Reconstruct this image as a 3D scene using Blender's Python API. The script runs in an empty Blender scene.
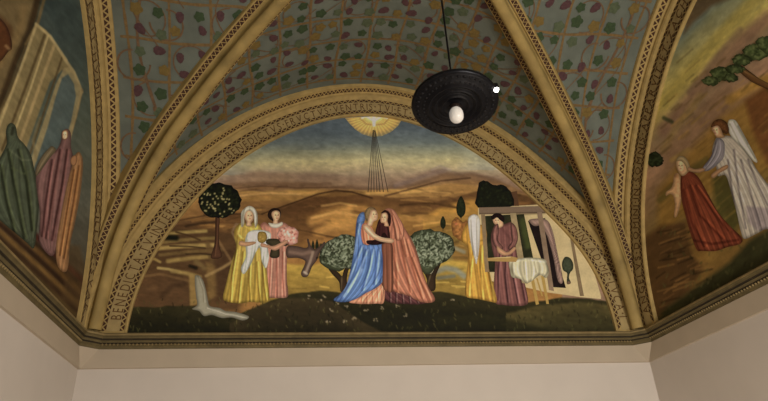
import bpy, bmesh, math, random
import numpy as np
from mathutils import Vector, Matrix
from mathutils.geometry import delaunay_2d_cdt
random.seed(7)
C = bpy.context.scene.collection
PI = math.pi
ZO = 2.80                      # height of the ledge line; the coordinates below count from it

# ------------------------------------------------------------------ camera
F = 600.0
yaw, pitch, roll = [math.radians(a) for a in (10.27243, 28.17991, -3.09138)]
CAM = np.array([-0.87466, -5.19343, -1.20054])
fw = np.array([math.sin(yaw)*math.cos(pitch), math.cos(yaw)*math.cos(pitch), math.sin(pitch)])
r0 = np.array([math.cos(yaw), -math.sin(yaw), 0.0]); u0 = np.cross(r0, fw)
rt = r0*math.cos(roll)+u0*math.sin(roll); up = -r0*math.sin(roll)+u0*math.cos(roll)
cd = bpy.data.cameras.new('camera'); cam = bpy.data.objects.new('camera', cd); C.objects.link(cam)
cd.sensor_width = 36; cd.lens = F/768*36; cd.clip_start = 0.05
M = Matrix(((rt[0], up[0], -fw[0], CAM[0]), (rt[1], up[1], -fw[1], CAM[1]), (rt[2], up[2], -fw[2], CAM[2]+ZO), (0, 0, 0, 1)))
cam.matrix_world = M
bpy.context.scene.camera = cam

# ------------------------------------------------------------------ world, light, exposure
vs = bpy.context.scene.view_settings
vs.view_transform = 'Standard'; vs.look = 'None'; vs.gamma = 1; vs.use_curve_mapping = False; vs.exposure = 0.0
w = bpy.data.worlds.new('world'); bpy.context.scene.world = w; w.use_nodes = True
w.node_tree.nodes['Background'].inputs[0].default_value = (1, .93, .84, 1)
w.node_tree.nodes['Background'].inputs[1].default_value = 0.12
def area(name, loc, target, size, power, col, sy=None):
    l = bpy.data.lights.new(name, 'AREA'); l.energy = power; l.color = col; l.size = size
    if sy: l.shape = 'RECTANGLE'; l.size_y = sy
    o = bpy.data.objects.new(name, l); C.objects.link(o); o.location = loc
    o.rotation_euler = (Vector(target)-Vector(loc)).to_track_quat('-Z', 'Y').to_euler()
    return o
area('key_light', (1.45, -7.2, 1.9), (0.1, 0, 3.4), 1.5, 240, (1, .945, .87))  # unseen area key light behind the viewer; no window is built there
area('floor_bounce_light', (0.9, -2.6, 0.7), (0.3, -0.2, 3.6), 1.0, 24, (1, .88, .72))

# ------------------------------------------------------------------ materials
def lin(c):
    c = np.asarray(c, float)/255.0
    return np.where(c <= .04045, c/12.92, ((c+.055)/1.055)**2.4)
MATS = {}
def mat(name, rgb, rough=.8, metal=0.0, noise=.12, scale=9.0, bump=.0, emis=None, spec=.3, detail=6):
    if name in MATS: return MATS[name]
    m = bpy.data.materials.new(name); m.use_nodes = True; nt = m.node_tree; b = nt.nodes['Principled BSDF']
    b.inputs['Roughness'].default_value = rough; b.inputs['Metallic'].default_value = metal
    b.inputs['Specular IOR Level'].default_value = spec
    c = lin(rgb)
    if noise > 0:
        tc = nt.nodes.new('ShaderNodeTexCoord'); n = nt.nodes.new('ShaderNodeTexNoise'); n.inputs['Scale'].default_value = scale
        n.inputs['Detail'].default_value = detail; nt.links.new(tc.outputs['Object'], n.inputs['Vector'])
        r = nt.nodes.new('ShaderNodeValToRGB')
        r.color_ramp.elements[0].position = .3; r.color_ramp.elements[1].position = .7
        r.color_ramp.elements[0].color = (*(c*(1-noise)), 1); r.color_ramp.elements[1].color = (*np.minimum(c*(1+noise), 1), 1)
        nt.links.new(n.outputs['Fac'], r.inputs['Fac']); nt.links.new(r.outputs['Color'], b.inputs['Base Color'])
        if bump > 0:
            bp = nt.nodes.new('ShaderNodeBump'); bp.inputs['Strength'].default_value = bump; bp.inputs['Distance'].default_value = .01
            nt.links.new(n.outputs['Fac'], bp.inputs['Height']); nt.links.new(bp.outputs['Normal'], b.inputs['Normal'])
    else: b.inputs['Base Color'].default_value = (*c, 1)
    if emis:
        b.inputs['Emission Color'].default_value = (*emis[0], 1); b.inputs['Emission Strength'].default_value = emis[1]
    MATS[name] = m; return m
def paint_mat():
    m = bpy.data.materials.new('fresco_paint'); m.use_nodes = True; nt = m.node_tree; b = nt.nodes['Principled BSDF']
    b.inputs['Roughness'].default_value = .75; b.inputs['Specular IOR Level'].default_value = .2
    a = nt.nodes.new('ShaderNodeAttribute'); a.attribute_name = 'paint'
    n = nt.nodes.new('ShaderNodeTexNoise'); n.inputs['Scale'].default_value = 45; n.inputs['Detail'].default_value = 5
    tc = nt.nodes.new('ShaderNodeTexCoord'); nt.links.new(tc.outputs['Object'], n.inputs['Vector'])
    r = nt.nodes.new('ShaderNodeMapRange'); r.inputs[3].default_value = .86; r.inputs[4].default_value = 1.14
    nt.links.new(n.outputs['Fac'], r.inputs[0])
    mx = nt.nodes.new('ShaderNodeVectorMath'); mx.operation = 'SCALE'
    nt.links.new(a.outputs['Color'], mx.inputs[0]); nt.links.new(r.outputs[0], mx.inputs['Scale'])
    nt.links.new(mx.outputs[0], b.inputs['Base Color'])
    return m
PAINT = paint_mat()
plaster = mat('white_plaster', (203, 194, 184), .9, noise=.03, scale=3, bump=.03)
fascia_m = mat('fascia_plaster', (182, 168, 148), .9, noise=.04, scale=4)
cream = mat('ochre_cream_stone', (170, 145, 91), .75, noise=.16, scale=14)
rollm = mat('rib_stone', (158, 135, 82), .7, noise=.28, scale=5, bump=.1)
facem = mat('band_stone', (168, 147, 100), .8, noise=.14, scale=16)
redm = mat('dark_red_pattern', (66, 40, 26), .8, noise=.2, scale=30)
letm = mat('inscription_brown', (96, 66, 34), .8, noise=.2, scale=30)
cornm = mat('olive_cornice', (96, 84, 54), .7, noise=.2, scale=12)
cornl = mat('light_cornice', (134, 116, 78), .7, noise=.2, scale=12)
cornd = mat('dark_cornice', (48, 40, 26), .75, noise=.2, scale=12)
webm = mat('vault_blue_grey', (106, 112, 102), .9, noise=.16, scale=5, bump=.05)
floorm = mat('stone_floor', (150, 130, 105), .6, noise=.15, scale=3)

# ------------------------------------------------------------------ helpers
def tag(o, label=None, cat=None, group=None, kind=None):
    if label: o['label'] = label
    if cat: o['category'] = cat
    if group: o['group'] = group
    if kind: o['kind'] = kind
    return o
def mesh_obj(name, verts, faces, m, parent=None, smooth=False):
    me = bpy.data.meshes.new(name); me.from_pydata([tuple(map(float, v)) for v in verts], [], [tuple(f) for f in faces]); me.update()
    o = bpy.data.objects.new(name, me); C.objects.link(o)
    for mm in (m if isinstance(m, (list, tuple)) else [m]): me.materials.append(mm)
    if parent: o.parent = parent; o.matrix_parent_inverse = Matrix.Identity(4)
    if smooth:
        for p in me.polygons: p.use_smooth = True
    return o
class MB:
    def __init__(s): s.v = []; s.f = []
    def add(s, vs, fs):
        k = len(s.v); s.v += [tuple(v) for v in vs]; s.f += [tuple(i+k for i in f) for f in fs]
    def box(s, a, b):
        x0, y0, z0 = a; x1, y1, z1 = b
        s.add([(x0,y0,z0),(x1,y0,z0),(x1,y1,z0),(x0,y1,z0),(x0,y0,z1),(x1,y0,z1),(x1,y1,z1),(x0,y1,z1)],
              [(0,3,2,1),(4,5,6,7),(0,1,5,4),(1,2,6,5),(2,3,7,6),(3,0,4,7)])
    def grid(s, rows):                     # list of rows of points
        n = len(rows[0]); k = len(s.v)
        for r in rows: s.v += [tuple(p) for p in r]
        for i in range(len(rows)-1):
            for j in range(n-1):
                s.f.append((k+i*n+j, k+i*n+j+1, k+(i+1)*n+j+1, k+(i+1)*n+j))
    def lathe(s, prof, c=(0,0,0), n=48):
        rows = []
        for r, z in prof: rows.append([(c[0]+r*math.cos(2*PI*i/n), c[1]+r*math.sin(2*PI*i/n), c[2]+z) for i in range(n+1)])
        s.grid(rows)
    def tube(s, pts, r, n=10):
        rows = []
        for i, p in enumerate(pts):
            p = Vector(p); a = Vector(pts[max(i-1,0)]); b = Vector(pts[min(i+1,len(pts)-1)]); t = (b-a).normalized()
            q = t.orthogonal().normalized(); w_ = t.cross(q)
            rows.append([p+q*r*math.cos(2*PI*k/n)+w_*r*math.sin(2*PI*k/n) for k in range(n+1)])
        s.grid(rows)
    def build(s, name, m, parent=None, smooth=False): return mesh_obj(name, s.v, s.f, m, parent, smooth)
def up_(v): return (v[0], v[1], v[2]+ZO)
def empty(name, loc):
    o = bpy.data.objects.new(name, None); C.objects.link(o); o.location = loc; return o

# ------------------------------------------------------------------ arches
DB = 2.55                                   # half the depth of the bay
TB = ([0,20,36,47,55,66,76,83,90,97,110,128,140,150,165,180], [2.22,2.23,2.12,2.15,2.19,2.25,2.30,2.35,2.37,2.355,2.27,2.19,2.155,2.13,2.155,2.17])
TS = ([0,30,50,65,80,90,100,115,130,150,180], [2.20,2.20,2.22,2.28,2.355,2.37,2.355,2.28,2.22,2.20,2.20])
def smooth_tab(T):
    x = np.arange(0, 181, 1.0); y = np.interp(x, *T)
    for _ in range(14): y = np.convolve(np.pad(y, 3, 'edge'), np.ones(7)/7, 'valid')
    return x, y
TBs, TSs = smooth_tab(TB), smooth_tab(TS)
def arch_pt(wall, th, dr=0.0, d=0.0):
    """point on the wall arch: th degrees from one springing to the other, dr outward, d towards the room"""
    if wall == 'B':
        r = np.interp(th, *TBs)+dr; a = math.radians(th)
        return (min(max(r*math.cos(a), -2.49), 2.49), -d, .3+r*math.sin(a)+ZO)
    r = np.interp(th, *TSs)+dr+(.03 if wall == 'L' else 0); a = math.radians(th)
    y = -2.5+r*math.cos(a); z = .3+r*math.sin(a)+ZO
    x = -2.5+d if wall == 'L' else 2.5-d
    return (x, min(max(y, -5.0), -.01), z)
_u = np.arange(0, 181)
_wx = np.array([(np.interp(t, *TSs)+.35)*math.cos(math.radians(t)) for t in _u]); _wz = np.array([.3+(np.interp(t, *TSs)+.35)*math.sin(math.radians(t)) for t in _u])
def WP(u):                                  # vault profile, u = 0 at crown, 1 at the wall
    x = min(abs(u), 1.0)*2.5
    o = np.argsort(_wx[:91]); return float(np.interp(x, _wx[:91][o], _wz[:91][o]))
def web_pt(side, a, b, d=0.0):
    """a -1..1 across the web, b 0 at wall .. 1 at the groin; d = drop below the surface"""
    bb = min(max(b, 0), 1); z = WP(a)-(.035 if side in 'BF' else .0)*(1-bb)-.055*bb*(1-a*a)+ZO-d
    if side == 'B': return (2.5*a, -.12+(-DB*(1-abs(a))+.12)*b, z)
    if side == 'F': return (2.5*a, -2*DB+.16+(DB*(1-abs(a))-.16)*b, z)
    s = -1 if side == 'L' else 1
    return (s*(2.37+(2.5*abs(a)-2.37)*b), -DB+DB*a, z)

# ------------------------------------------------------------------ shell
def wall_slab(name, pts, m, label):
    o = mesh_obj(name, pts, [tuple(range(len(pts)//2)), tuple(reversed(range(len(pts)//2, len(pts))))] +
                 [(i, i+len(pts)//2, (i+1) % (len(pts)//2)+len(pts)//2, (i+1) % (len(pts)//2)) for i in range(len(pts)//2)], m)
    return tag(o, label, 'wall', kind='structure')
H = 3.5+ZO; YB = -8.2
def slab(a, b):
    mb = MB(); mb.box(a, b); return mb
W_back = slab((-2.7, .0, 0), (2.7, .2, H)).build('wall_back', plaster); tag(W_back, 'pale plaster end wall below and behind the central painted lunette', 'wall', kind='structure')
W_l = slab((-2.7, YB, 0), (-2.5, .0, H)).build('wall_left', plaster); tag(W_l, 'pale plaster side wall at left under the dim mural', 'wall', kind='structure')
W_r = slab((2.5, YB, 0), (2.7, .0, H)).build('wall_right', plaster); tag(W_r, 'pale plaster side wall at right under the angel mural', 'wall', kind='structure')
o = slab((-2.7, YB-.2, 0), (2.7, YB, H)).build('wall_front', plaster); tag(o, 'plain plaster wall behind the viewer', 'wall', kind='structure')
o = slab((-2.7, YB, -.1), (2.7, .2, 0)).build('floor', floorm); tag(o, 'stone chapel floor', 'floor', kind='structure')

# vault: one web per side, groin cross vault
ceil = MB()
for side in 'BFLR':
    rows = []
    for i in range(73):
        a = -1+2*i/72
        if side in 'LR': a = a
        rows.append([web_pt(side, a, b/24.0) for b in range(-2, 25)])
    if side in 'F': rows.reverse()
    ceil.grid(rows)
ceiling = ceil.build('ceiling', webm, smooth=True); tag(ceiling, 'blue grey groin vault painted with vine trellis between ochre ribs', 'ceiling', kind='structure')
o = slab((-2.7, YB, 3.2+ZO), (2.7, -5.1, 3.3+ZO)).build('ceiling', plaster); tag(o, 'plain flat ceiling beyond the vault, behind the viewer', 'ceiling', kind='structure')
o = slab((-2.7, -5.1, 3.3+ZO), (2.7, .2, 3.5+ZO)).build('ceiling', plaster); tag(o, 'plaster roof slab over the painted vault', 'ceiling', kind='structure')

# ------------------------------------------------------------------ ribs
ST = [(0.012,.30),(.018,.50),(.028,.80),(.05,1.10),(.085,1.38),(.12,1.58),(.16,1.76),(.22,1.97),(.30,2.17),(.40,2.39),(.50,2.575),(.60,2.73),(.70,2.85),(.80,2.93),(.90,2.975),(1.0,2.99)]
def rib_path(sx, sy, n=90):
    S = np.array([a for a, _ in ST]); Z = np.array([b for _, b in ST])
    t = np.concatenate([[0], np.cumsum(np.hypot(np.diff(S)*3.57, np.diff(Z)))]); q = np.linspace(0, t[-1], n)
    s = np.interp(q, t, S); z = np.interp(q, t, Z)
    for _ in range(3):
        s[1:-1] = (s[:-2]+2*s[1:-1]+s[2:])/4; z[1:-1] = (z[:-2]+2*z[1:-1]+z[2:])/4
    return [Vector((sx*2.5*(1-a), -DB+sy*DB*(1-a), c+ZO)) for a, c in zip(s, z)]
_h = [(.128,-.16),(.126,-.012),(.124,0),(.118,.008),(.066,.02),(.060,.008),(.050,.004),(.047,.05),(.046,.085),(.052,.095),(.052,.112),(.040,.132),(.022,.142),(0,.145)]
RSEC = [(-a, b) for a, b in _h]+[(a, b) for a, b in reversed(_h[:-1])]
def rib_frames(path, sx, sy):
    d = Vector((-sx*2.5, -sy*DB, 0)).normalized(); n = Vector((-d.y, d.x, 0)); out = []
    for i, p in enumerate(path):
        t = (path[min(i+1, len(path)-1)]-path[max(i-1, 0)]).normalized(); dn = t.cross(n).normalized()
        inward = Vector((d.x, d.y, -1.0))
        if dn.dot(inward) < 0: dn = -dn
        out.append((p, n, dn, t))
    return out
def tri_row(mb, frames, w0, h0, w1, h1, pitch, lift=.003):
    """alternating dark triangles along a strip whose two edges sit at (w0,h0) and (w1,h1) in the section"""
    pts = [f[0] for f in frames]; L = [0]
    for i in range(1, len(pts)): L.append(L[-1]+(pts[i]-pts[i-1]).length)
    def at(l, k):
        l = min(max(l, 0), L[-1]); i = max(0, min(int(np.searchsorted(L, l))-1, len(pts)-2)); f = (l-L[i])/(L[i+1]-L[i])
        p = frames[i][0].lerp(frames[i+1][0], f); n = frames[i][1].lerp(frames[i+1][1], f); dn = frames[i][2].lerp(frames[i+1][2], f)
        ww = w0+(w1-w0)*k; hh = h0+(h1-h0)*k+lift
        return p+n*ww+dn*hh
    l = pitch
    while l < L[-1]-pitch:
        mb.add([at(l-.44*pitch, .04), at(l+.44*pitch, .04), at(l, .80)], [(0, 1, 2)])
        mb.add([at(l+.06*pitch, .96), at(l+.94*pitch, .96), at(l+.5*pitch, .20)], [(0, 1, 2)])
        l += pitch
names = {(-1,1): 'ochre diagonal rib rising from the left back corner', (1,1): 'ochre diagonal rib rising from the right back corner',
         (-1,-1): 'ochre diagonal rib from the left front corner, overhead', (1,-1): 'ochre diagonal rib from the right front corner, overhead'}
k = 1
for (sx, sy), lab in names.items():
    fr = rib_frames(rib_path(sx, sy), sx, sy)
    mb = MB(); mb.grid([[p+n*a+dn*b for a, b in RSEC] for p, n, dn, t in fr])
    rib = mb.build('trim_%d' % k, rollm, smooth=True); k += 1; tag(rib, lab, 'vault rib', kind='structure')
    st = MB()
    for s in (-1, 1): st.grid([[p+n*a*s+dn*(b+.002) for a, b in ((.124,.0),(.118,.008),(.066,.02))] for p, n, dn, t in fr])
    st.build('rib_border', cream, rib)
    tr = MB()
    tri_row(tr, fr, -.116, .0085, -.073, .0185, .048); tri_row(tr, fr, .116, .0085, .073, .0185, .048)
    tr.build('triangle_pattern', redm, rib)

# ------------------------------------------------------------------ wall arches with inscription
TEXTS = {'B': 'BENEDICTA·TV·INTER·MVLIERES·ET·BENEDICTVS·FRVCTVS·VENTRIS·TVI·ET·VNDE·HOC·MIHI·VT·VENIAT·MATER·DOMINI·AD·ME·LVCA·I',
         'L': 'ET·EXVLTAVIT·SPIRITVS·MEVS·IN·DEO·SALVTARI·MEO·QVIA·RESPEXIT·HVMILITATEM·ANCILLAE·SVAE',
         'R': 'ANGELVS·DOMINI·IN·SOMNIS·APPARVIT·ET·ZACHARIAS·PATER·EIVS·REPLETVS·EST·SPIRITV·SANCTO·HERODES·VIDENS'}
GL = {}
def glyph(ch):
    if ch in GL: return GL[ch]
    if ch == '·': GL[ch] = ([(-.07,.30,0),(.07,.30,0),(.07,.44,0),(-.07,.44,0)], [(0,1,2,3)], .34); return GL[ch]
    c = bpy.data.curves.new('glyph', 'FONT'); c.body = ch; c.size = 1; c.resolution_u = 3
    o = bpy.data.objects.new('glyph', c); C.objects.link(o); bpy.context.view_layer.update()
    me = o.evaluated_get(bpy.context.evaluated_depsgraph_get()).to_mesh()
    V = [tuple(v.co) for v in me.vertices]; P = [tuple(p.vertices) for p in me.polygons]
    x0, x1 = min(v[0] for v in V), max(v[0] for v in V); V = [(v[0]-(x0+x1)/2, v[1], 0) for v in V]
    bpy.data.objects.remove(o); bpy.data.curves.remove(c)
    GL[ch] = (V, P, x1-x0+.14); return GL[ch]
ASEC = [(0,-.02),(0,.028),(.012,.034),(.024,.030),(.205,.030),(.210,.036),(.225,.052),(.245,.060),(.262,.058),(.270,.060),(.276,.066),(.292,.125),(.296,.145),(.32,.15)]
ASEC_S = ASEC[:10]+[(.276,.070),(.292,.125),(.296,.140),(.315,.145)]
alab = {'B': 'ochre arch band with brown inscription framing the central mural', 'L': 'dim ochre arch band with inscription along the left mural', 'R': 'ochre arch band with inscription along the right angel mural'}
for wl in 'BLR':
    ths = np.linspace(0, 180, 181)
    sec = (ASEC if wl == 'B' else ASEC_S); sec = sec+[(.36, sec[-1][1]), (.42, sec[-1][1]-.05)]
    rows = [[arch_pt(wl, t, a, b) for a, b in sec] for t in ths]
    foot = lambda row: [(p[0], p[1], .25+ZO) for p in row]
    mb = MB(); mb.grid([foot(rows[0])]+rows+[foot(rows[-1])])
    arch = mb.build('trim_%d' % k, cream, smooth=False); k += 1; tag(arch, alab[wl], 'arch band', kind='structure')
    fb = MB(); fb.grid([[arch_pt(wl, t, a, .031) for a in (.055, .165)] for t in ths]); fb.build('inscription_ground', facem, arch)
    # arc length along the middle of the band
    mid = [Vector(arch_pt(wl, t, .14, .03)) for t in ths]; L = np.concatenate([[0], np.cumsum([(mid[i+1]-mid[i]).length for i in range(180)])])
    tr = MB()
    def rowtri(r0_, d0, r1_, d1, pitch):
        n = int(L[-1]/pitch)
        for i in range(n):
            l = (i+.5)*pitch
            T = lambda q: float(np.interp(q, L, ths))
            P = lambda q, kk: arch_pt(wl, T(q), r0_+(r1_-r0_)*kk, d0+(d1-d0)*kk)
            tr.add([P(l-.42*pitch, .05), P(l+.42*pitch, .05), P(l, .7)], [(0,1,2)])
            tr.add([P(l+.12*pitch, .95), P(l+.88*pitch, .95), P(l+.5*pitch, .3)], [(0,1,2)])
    rowtri(.022, .0335, .060, .0335, .058); rowtri(.163, .0335, .201, .0335, .058)
    if wl == 'B': rowtri(.277, .072, .289, .118, .040)
    else: rowtri(.2765, .075, .290, .118, .058)
    tr.build('triangle_pattern', redm, arch)
    txt = TEXTS[wl]; 
    hs = .088; adv = [glyph(c_)[2] for c_ in txt]; tot = sum(adv)
    l0, l1 = L[-1]*.012, L[-1]*.985; sc = (l1-l0)/tot
    tx = MB(); l = l0
    for c_, ad in zip(txt, adv):
        V, P, _ = glyph(c_); m_ = l+ad*sc/2; l += ad*sc
        if wl != 'R':       # reading from left springing (180 deg for B) over the crown
            T = lambda q: float(180-np.interp(q, L, ths))
        else: T = lambda q: float(np.interp(q, L, ths))
        vs_ = []
        for x_, y_, _z in V:
            q = m_+x_*sc*.82; vs_.append(arch_pt(wl, T(q), .064+y_/0.72*hs, .0335))
        tx.add(vs_, P)
    tx.build('inscription', letm, arch)

# ------------------------------------------------------------------ cornice and fascia
def path_sweep(mb, prof, closed=False, ch=.13):
    """prof: (projection into room, z); swept along left, back and right walls with cut corners"""
    rows = []
    for p, z in prof:
        q = 2.5-p; c = max(ch-p*.42, 0.0)
        rows.append([(-q, YB, z+ZO), (-q, -p-c, z+ZO), (-q+c, -p, z+ZO), (q-c, -p, z+ZO), (q, -p-c, z+ZO), (q, YB, z+ZO)])
    mb.grid(rows)
PR = [(0,.285),(.06,.275),(.07,.265),(.07,.25),(.06,.245),(.056,.23),(.048,.226),(.048,.216),(.042,.21),(.038,.2),(.03,.196),(.03,.18),(.022,.175),(.018,.155),(0,.15)]
cm = MB(); path_sweep(cm, PR); corn = cm.build('trim_%d' % k, cornm); k += 1; tag(corn, 'olive brown stepped cornice running under the murals', 'cornice', kind='structure')
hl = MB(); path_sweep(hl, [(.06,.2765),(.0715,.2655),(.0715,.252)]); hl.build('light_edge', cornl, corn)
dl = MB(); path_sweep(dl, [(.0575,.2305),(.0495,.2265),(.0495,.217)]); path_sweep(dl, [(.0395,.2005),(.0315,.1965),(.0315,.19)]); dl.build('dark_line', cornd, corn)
bd = MB()
def bead(x, y, z, r=.011):
    bd.add([(x+r,y,z),(x-r,y,z),(x,y+r,z),(x,y-r,z),(x,y,z+r),(x,y,z-r)], [(0,2,4),(2,1,4),(1,3,4),(3,0,4),(2,0,5),(1,2,5),(3,1,5),(0,3,5)])
s = -2.34
while s < 2.34: bead(s, -.032, .187+ZO); s += .030
for sx in (-1, 1):
    s = -.16
    while s > -4.9: bead(sx*2.468, s, .187+ZO); s -= .030
bd.build('bead_moulding', cornl, corn)
fa = MB(); rows = []
for z, p, c in ((.152,.018,.12),(0.0,.018,.004),(-.004,.0,.001)):
    q = 2.5-p; rows.append([(-q, YB, z+ZO), (-q, -p-c, z+ZO), (-q+c, -p, z+ZO), (q-c, -p, z+ZO), (q, -p-c, z+ZO), (q, YB, z+ZO)])
fa.grid(rows); o = fa.build('trim_%d' % k, fascia_m); k += 1; tag(o, 'pale plain fascia strip under the cornice with a thin ledge', 'fascia', kind='structure')
#@@PAINT@@
# ------------------------------------------------------------------ fresco painting
# outlines are drawn in the murals' own plane: (px, py) of a plate frame is carried onto the wall once, here
def P2W(px, py, wall, d=0.0):
    D = (px-384)/F*rt-(py-200.5)/F*up+fw
    if wall == 'B': t = (-d-CAM[1])/D[1]
    elif wall == 'L': t = (-2.5+d-CAM[0])/D[0]
    else: t = (2.5-d-CAM[0])/D[0]
    q = CAM+D*t; return (q[0], q[1], q[2]+ZO)
def W2P(X):
    v = np.asarray(X, float)-(CAM+np.array([0, 0, ZO])); f_ = np.maximum(v@fw, .25)
    return np.stack([384+F*(v@rt)/f_, 200.5-F*(v@up)/f_], -1)
def hsh(ix, iy, s):
    n = np.sin(ix*127.1+iy*311.7+s*74.7)*43758.5453
    return n-np.floor(n)
def noise(x, y, sc, seed=0, oct=3, ang=0.0, st=1.0):
    ca, sa = math.cos(ang), math.sin(ang); X = (x*ca+y*sa)/sc/st; Y = (-x*sa+y*ca)/sc; o = 0; amp = 1; tot = 0
    for k_ in range(oct):
        ix, iy = np.floor(X), np.floor(Y); fx, fy = X-ix, Y-iy; fx = fx*fx*(3-2*fx); fy = fy*fy*(3-2*fy)
        a = hsh(ix, iy, seed+k_); b = hsh(ix+1, iy, seed+k_); c = hsh(ix, iy+1, seed+k_); d = hsh(ix+1, iy+1, seed+k_)
        o = o+amp*((a*(1-fx)+b*fx)*(1-fy)+(c*(1-fx)+d*fx)*fy); tot += amp; amp *= .5; X = X*2+7; Y = Y*2+3
    return o/tot*2-1
def sdist(x, y, pts):
    d = np.full(x.shape, 1e9)
    for i in range(max(len(pts)-1, 1)):
        ax, ay = pts[i]; bx, by = pts[min(i+1, len(pts)-1)]; vx, vy = bx-ax, by-ay
        t = np.clip(((x-ax)*vx+(y-ay)*vy)/(vx*vx+vy*vy+1e-9), 0, 1); d = np.minimum(d, np.hypot(x-ax-t*vx, y-ay-t*vy))
    return d
def inpoly(x, y, pts):
    ins = np.zeros(x.shape, bool); n = len(pts)
    for i in range(n):
        ax, ay = pts[i]; bx, by = pts[(i+1) % n]
        if ay == by: continue
        c = ((ay > y) != (by > y)) & (x < (bx-ax)*(y-ay)/(by-ay)+ax); ins ^= c
    return ins
class Canvas:
    """colour of a set of points, painted stroke over stroke (sRGB 0-255)"""
    def __init__(s, P, base): s.x, s.y = P[:, 0], P[:, 1]; s.c = np.tile(np.array(base, float), (len(P), 1))
    def mix(s, col, a): a = np.clip(a, 0, 1)[:, None]; s.c = s.c*(1-a)+np.array(col, float)*a
    def stroke(s, pts, w, col, a=.8):
        x0 = min(p[0] for p in pts)-w; x1 = max(p[0] for p in pts)+w; y0 = min(p[1] for p in pts)-w; y1 = max(p[1] for p in pts)+w
        m = (s.x > x0) & (s.x < x1) & (s.y > y0) & (s.y < y1)
        if not m.any(): return
        d = sdist(s.x[m], s.y[m], pts); k_ = np.clip(1.4*(1-d/w), 0, 1)*a
        s.c[m] = s.c[m]*(1-k_[:, None])+np.array(col, float)*k_[:, None]
    def poly(s, pts, col, a=1.0, soft=.8, col2=None):
        x0 = min(p[0] for p in pts)-soft; x1 = max(p[0] for p in pts)+soft; y0 = min(p[1] for p in pts)-soft; y1 = max(p[1] for p in pts)+soft
        m = (s.x > x0) & (s.x < x1) & (s.y > y0) & (s.y < y1)
        if not m.any(): return
        x, y = s.x[m], s.y[m]; d = sdist(x, y, list(pts)+[pts[0]]); d = np.where(inpoly(x, y, pts), d, -d)
        k_ = (np.clip(d/soft+.5, 0, 1)*a)[:, None]; c = np.array(col, float)
        if col2 is not None: t = np.clip((y-y0)/(y1-y0), 0, 1)[:, None]; c = c*(1-t)+np.array(col2, float)*t
        s.c[m] = s.c[m]*(1-k_)+c*k_
    def hill(s, pts, c0, c1, fade, a=1.0, soft=1.5, n=0, seed=1, below=None):
        xs = [p[0] for p in pts]; ys = [p[1] for p in pts]; yy = np.interp(s.x, xs, ys)+noise(s.x, s.y*0, 14, seed, 3)*1.2
        t = np.clip((s.y-yy)/fade+noise(s.x, s.y, 16, seed, 3, .15, 3)*.35*(n), 0, 1)[:, None]
        c = np.array(c0, float)*(1-t)+np.array(c1, float)*t; k_ = np.clip((s.y-yy)/soft, 0, 1)*a
        k_ = k_*(s.x >= xs[0]-2)*(s.x <= xs[-1]+2)
        if below is not None: k_ = k_*np.clip((below-(s.y-yy))/4, 0, 1)
        s.c = s.c*(1-k_[:, None])+c*k_[:, None]
    def mottle(s, sc, amp, seed=3, ang=0.0, st=1.0): s.c = s.c*(1+amp*noise(s.x, s.y, sc, seed, 3, ang, st))[:, None]
GAIN = {'B': np.array((1.72, 1.88, 1.98)), 'L': np.array((2.3, 2.6, 2.8)), 'R': np.array((1.95, 2.15, 2.3))}
def colorise(o, cols, wall):
    cols = 104+(cols-104)*1.16; c = lin(np.clip(cols, 6, 250)); g = (c@np.array((.3, .59, .11)))[:, None]; c = np.clip((c*.86+g*.14)*GAIN[wall], 0, .92)
    me = o.data; at = me.color_attributes.new('paint', 'FLOAT_COLOR', 'POINT')
    at.data.foreach_set('color', np.concatenate([c, np.ones((len(c), 1))], 1).astype(np.float32).ravel())
def smooth_closed(pts, sub=5):
    n = len(pts); out = []
    for i in range(n):
        p0, p1, p2, p3 = [np.array(pts[(i+j-1) % n], float) for j in range(4)]
        for k_ in range(sub):
            t = k_/sub
            out.append(tuple(.5*((2*p1)+(-p0+p2)*t+(2*p0-5*p1+4*p2-p3)*t*t+(-p0+3*p1-3*p2+p3)*t**3)))
    return out
def drape(c, ol, n, amp, seed):
    """hanging folds that run from the top of a garment to its hem, fanning with its outline"""
    ys = np.arange(min(p[1] for p in ol), max(p[1] for p in ol)+1, 1.0); lo = np.full(len(ys), 1e9); hi = np.full(len(ys), -1e9)
    for i in range(len(ol)):
        (ax, ay), (bx, by) = ol[i], ol[(i+1) % len(ol)]
        for t in np.linspace(0, 1, 4):
            k_ = int(np.clip(round(ay+(by-ay)*t-ys[0]), 0, len(ys)-1)); x_ = ax+(bx-ax)*t; lo[k_] = min(lo[k_], x_); hi[k_] = max(hi[k_], x_)
    g = lo < 1e8; lo = np.interp(ys, ys[g], lo[g]); hi = np.interp(ys, ys[g], hi[g])
    if len(ys) > 8:
        wt = np.clip((hi-lo), 0, None); lo = np.polyval(np.polyfit(ys, lo, 2, w=wt), ys); hi = np.polyval(np.polyfit(ys, hi, 2, w=wt), ys)
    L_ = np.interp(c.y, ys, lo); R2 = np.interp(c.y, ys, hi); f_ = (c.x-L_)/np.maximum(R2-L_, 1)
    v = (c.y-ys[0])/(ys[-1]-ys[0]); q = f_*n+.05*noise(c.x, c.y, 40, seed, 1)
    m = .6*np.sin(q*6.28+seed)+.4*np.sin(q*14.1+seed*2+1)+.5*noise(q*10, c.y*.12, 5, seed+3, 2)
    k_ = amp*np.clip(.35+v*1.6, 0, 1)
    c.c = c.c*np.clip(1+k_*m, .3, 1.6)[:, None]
    c.mix((235,222,190), np.clip((m-.75)*.5*k_, 0, .12))
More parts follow.
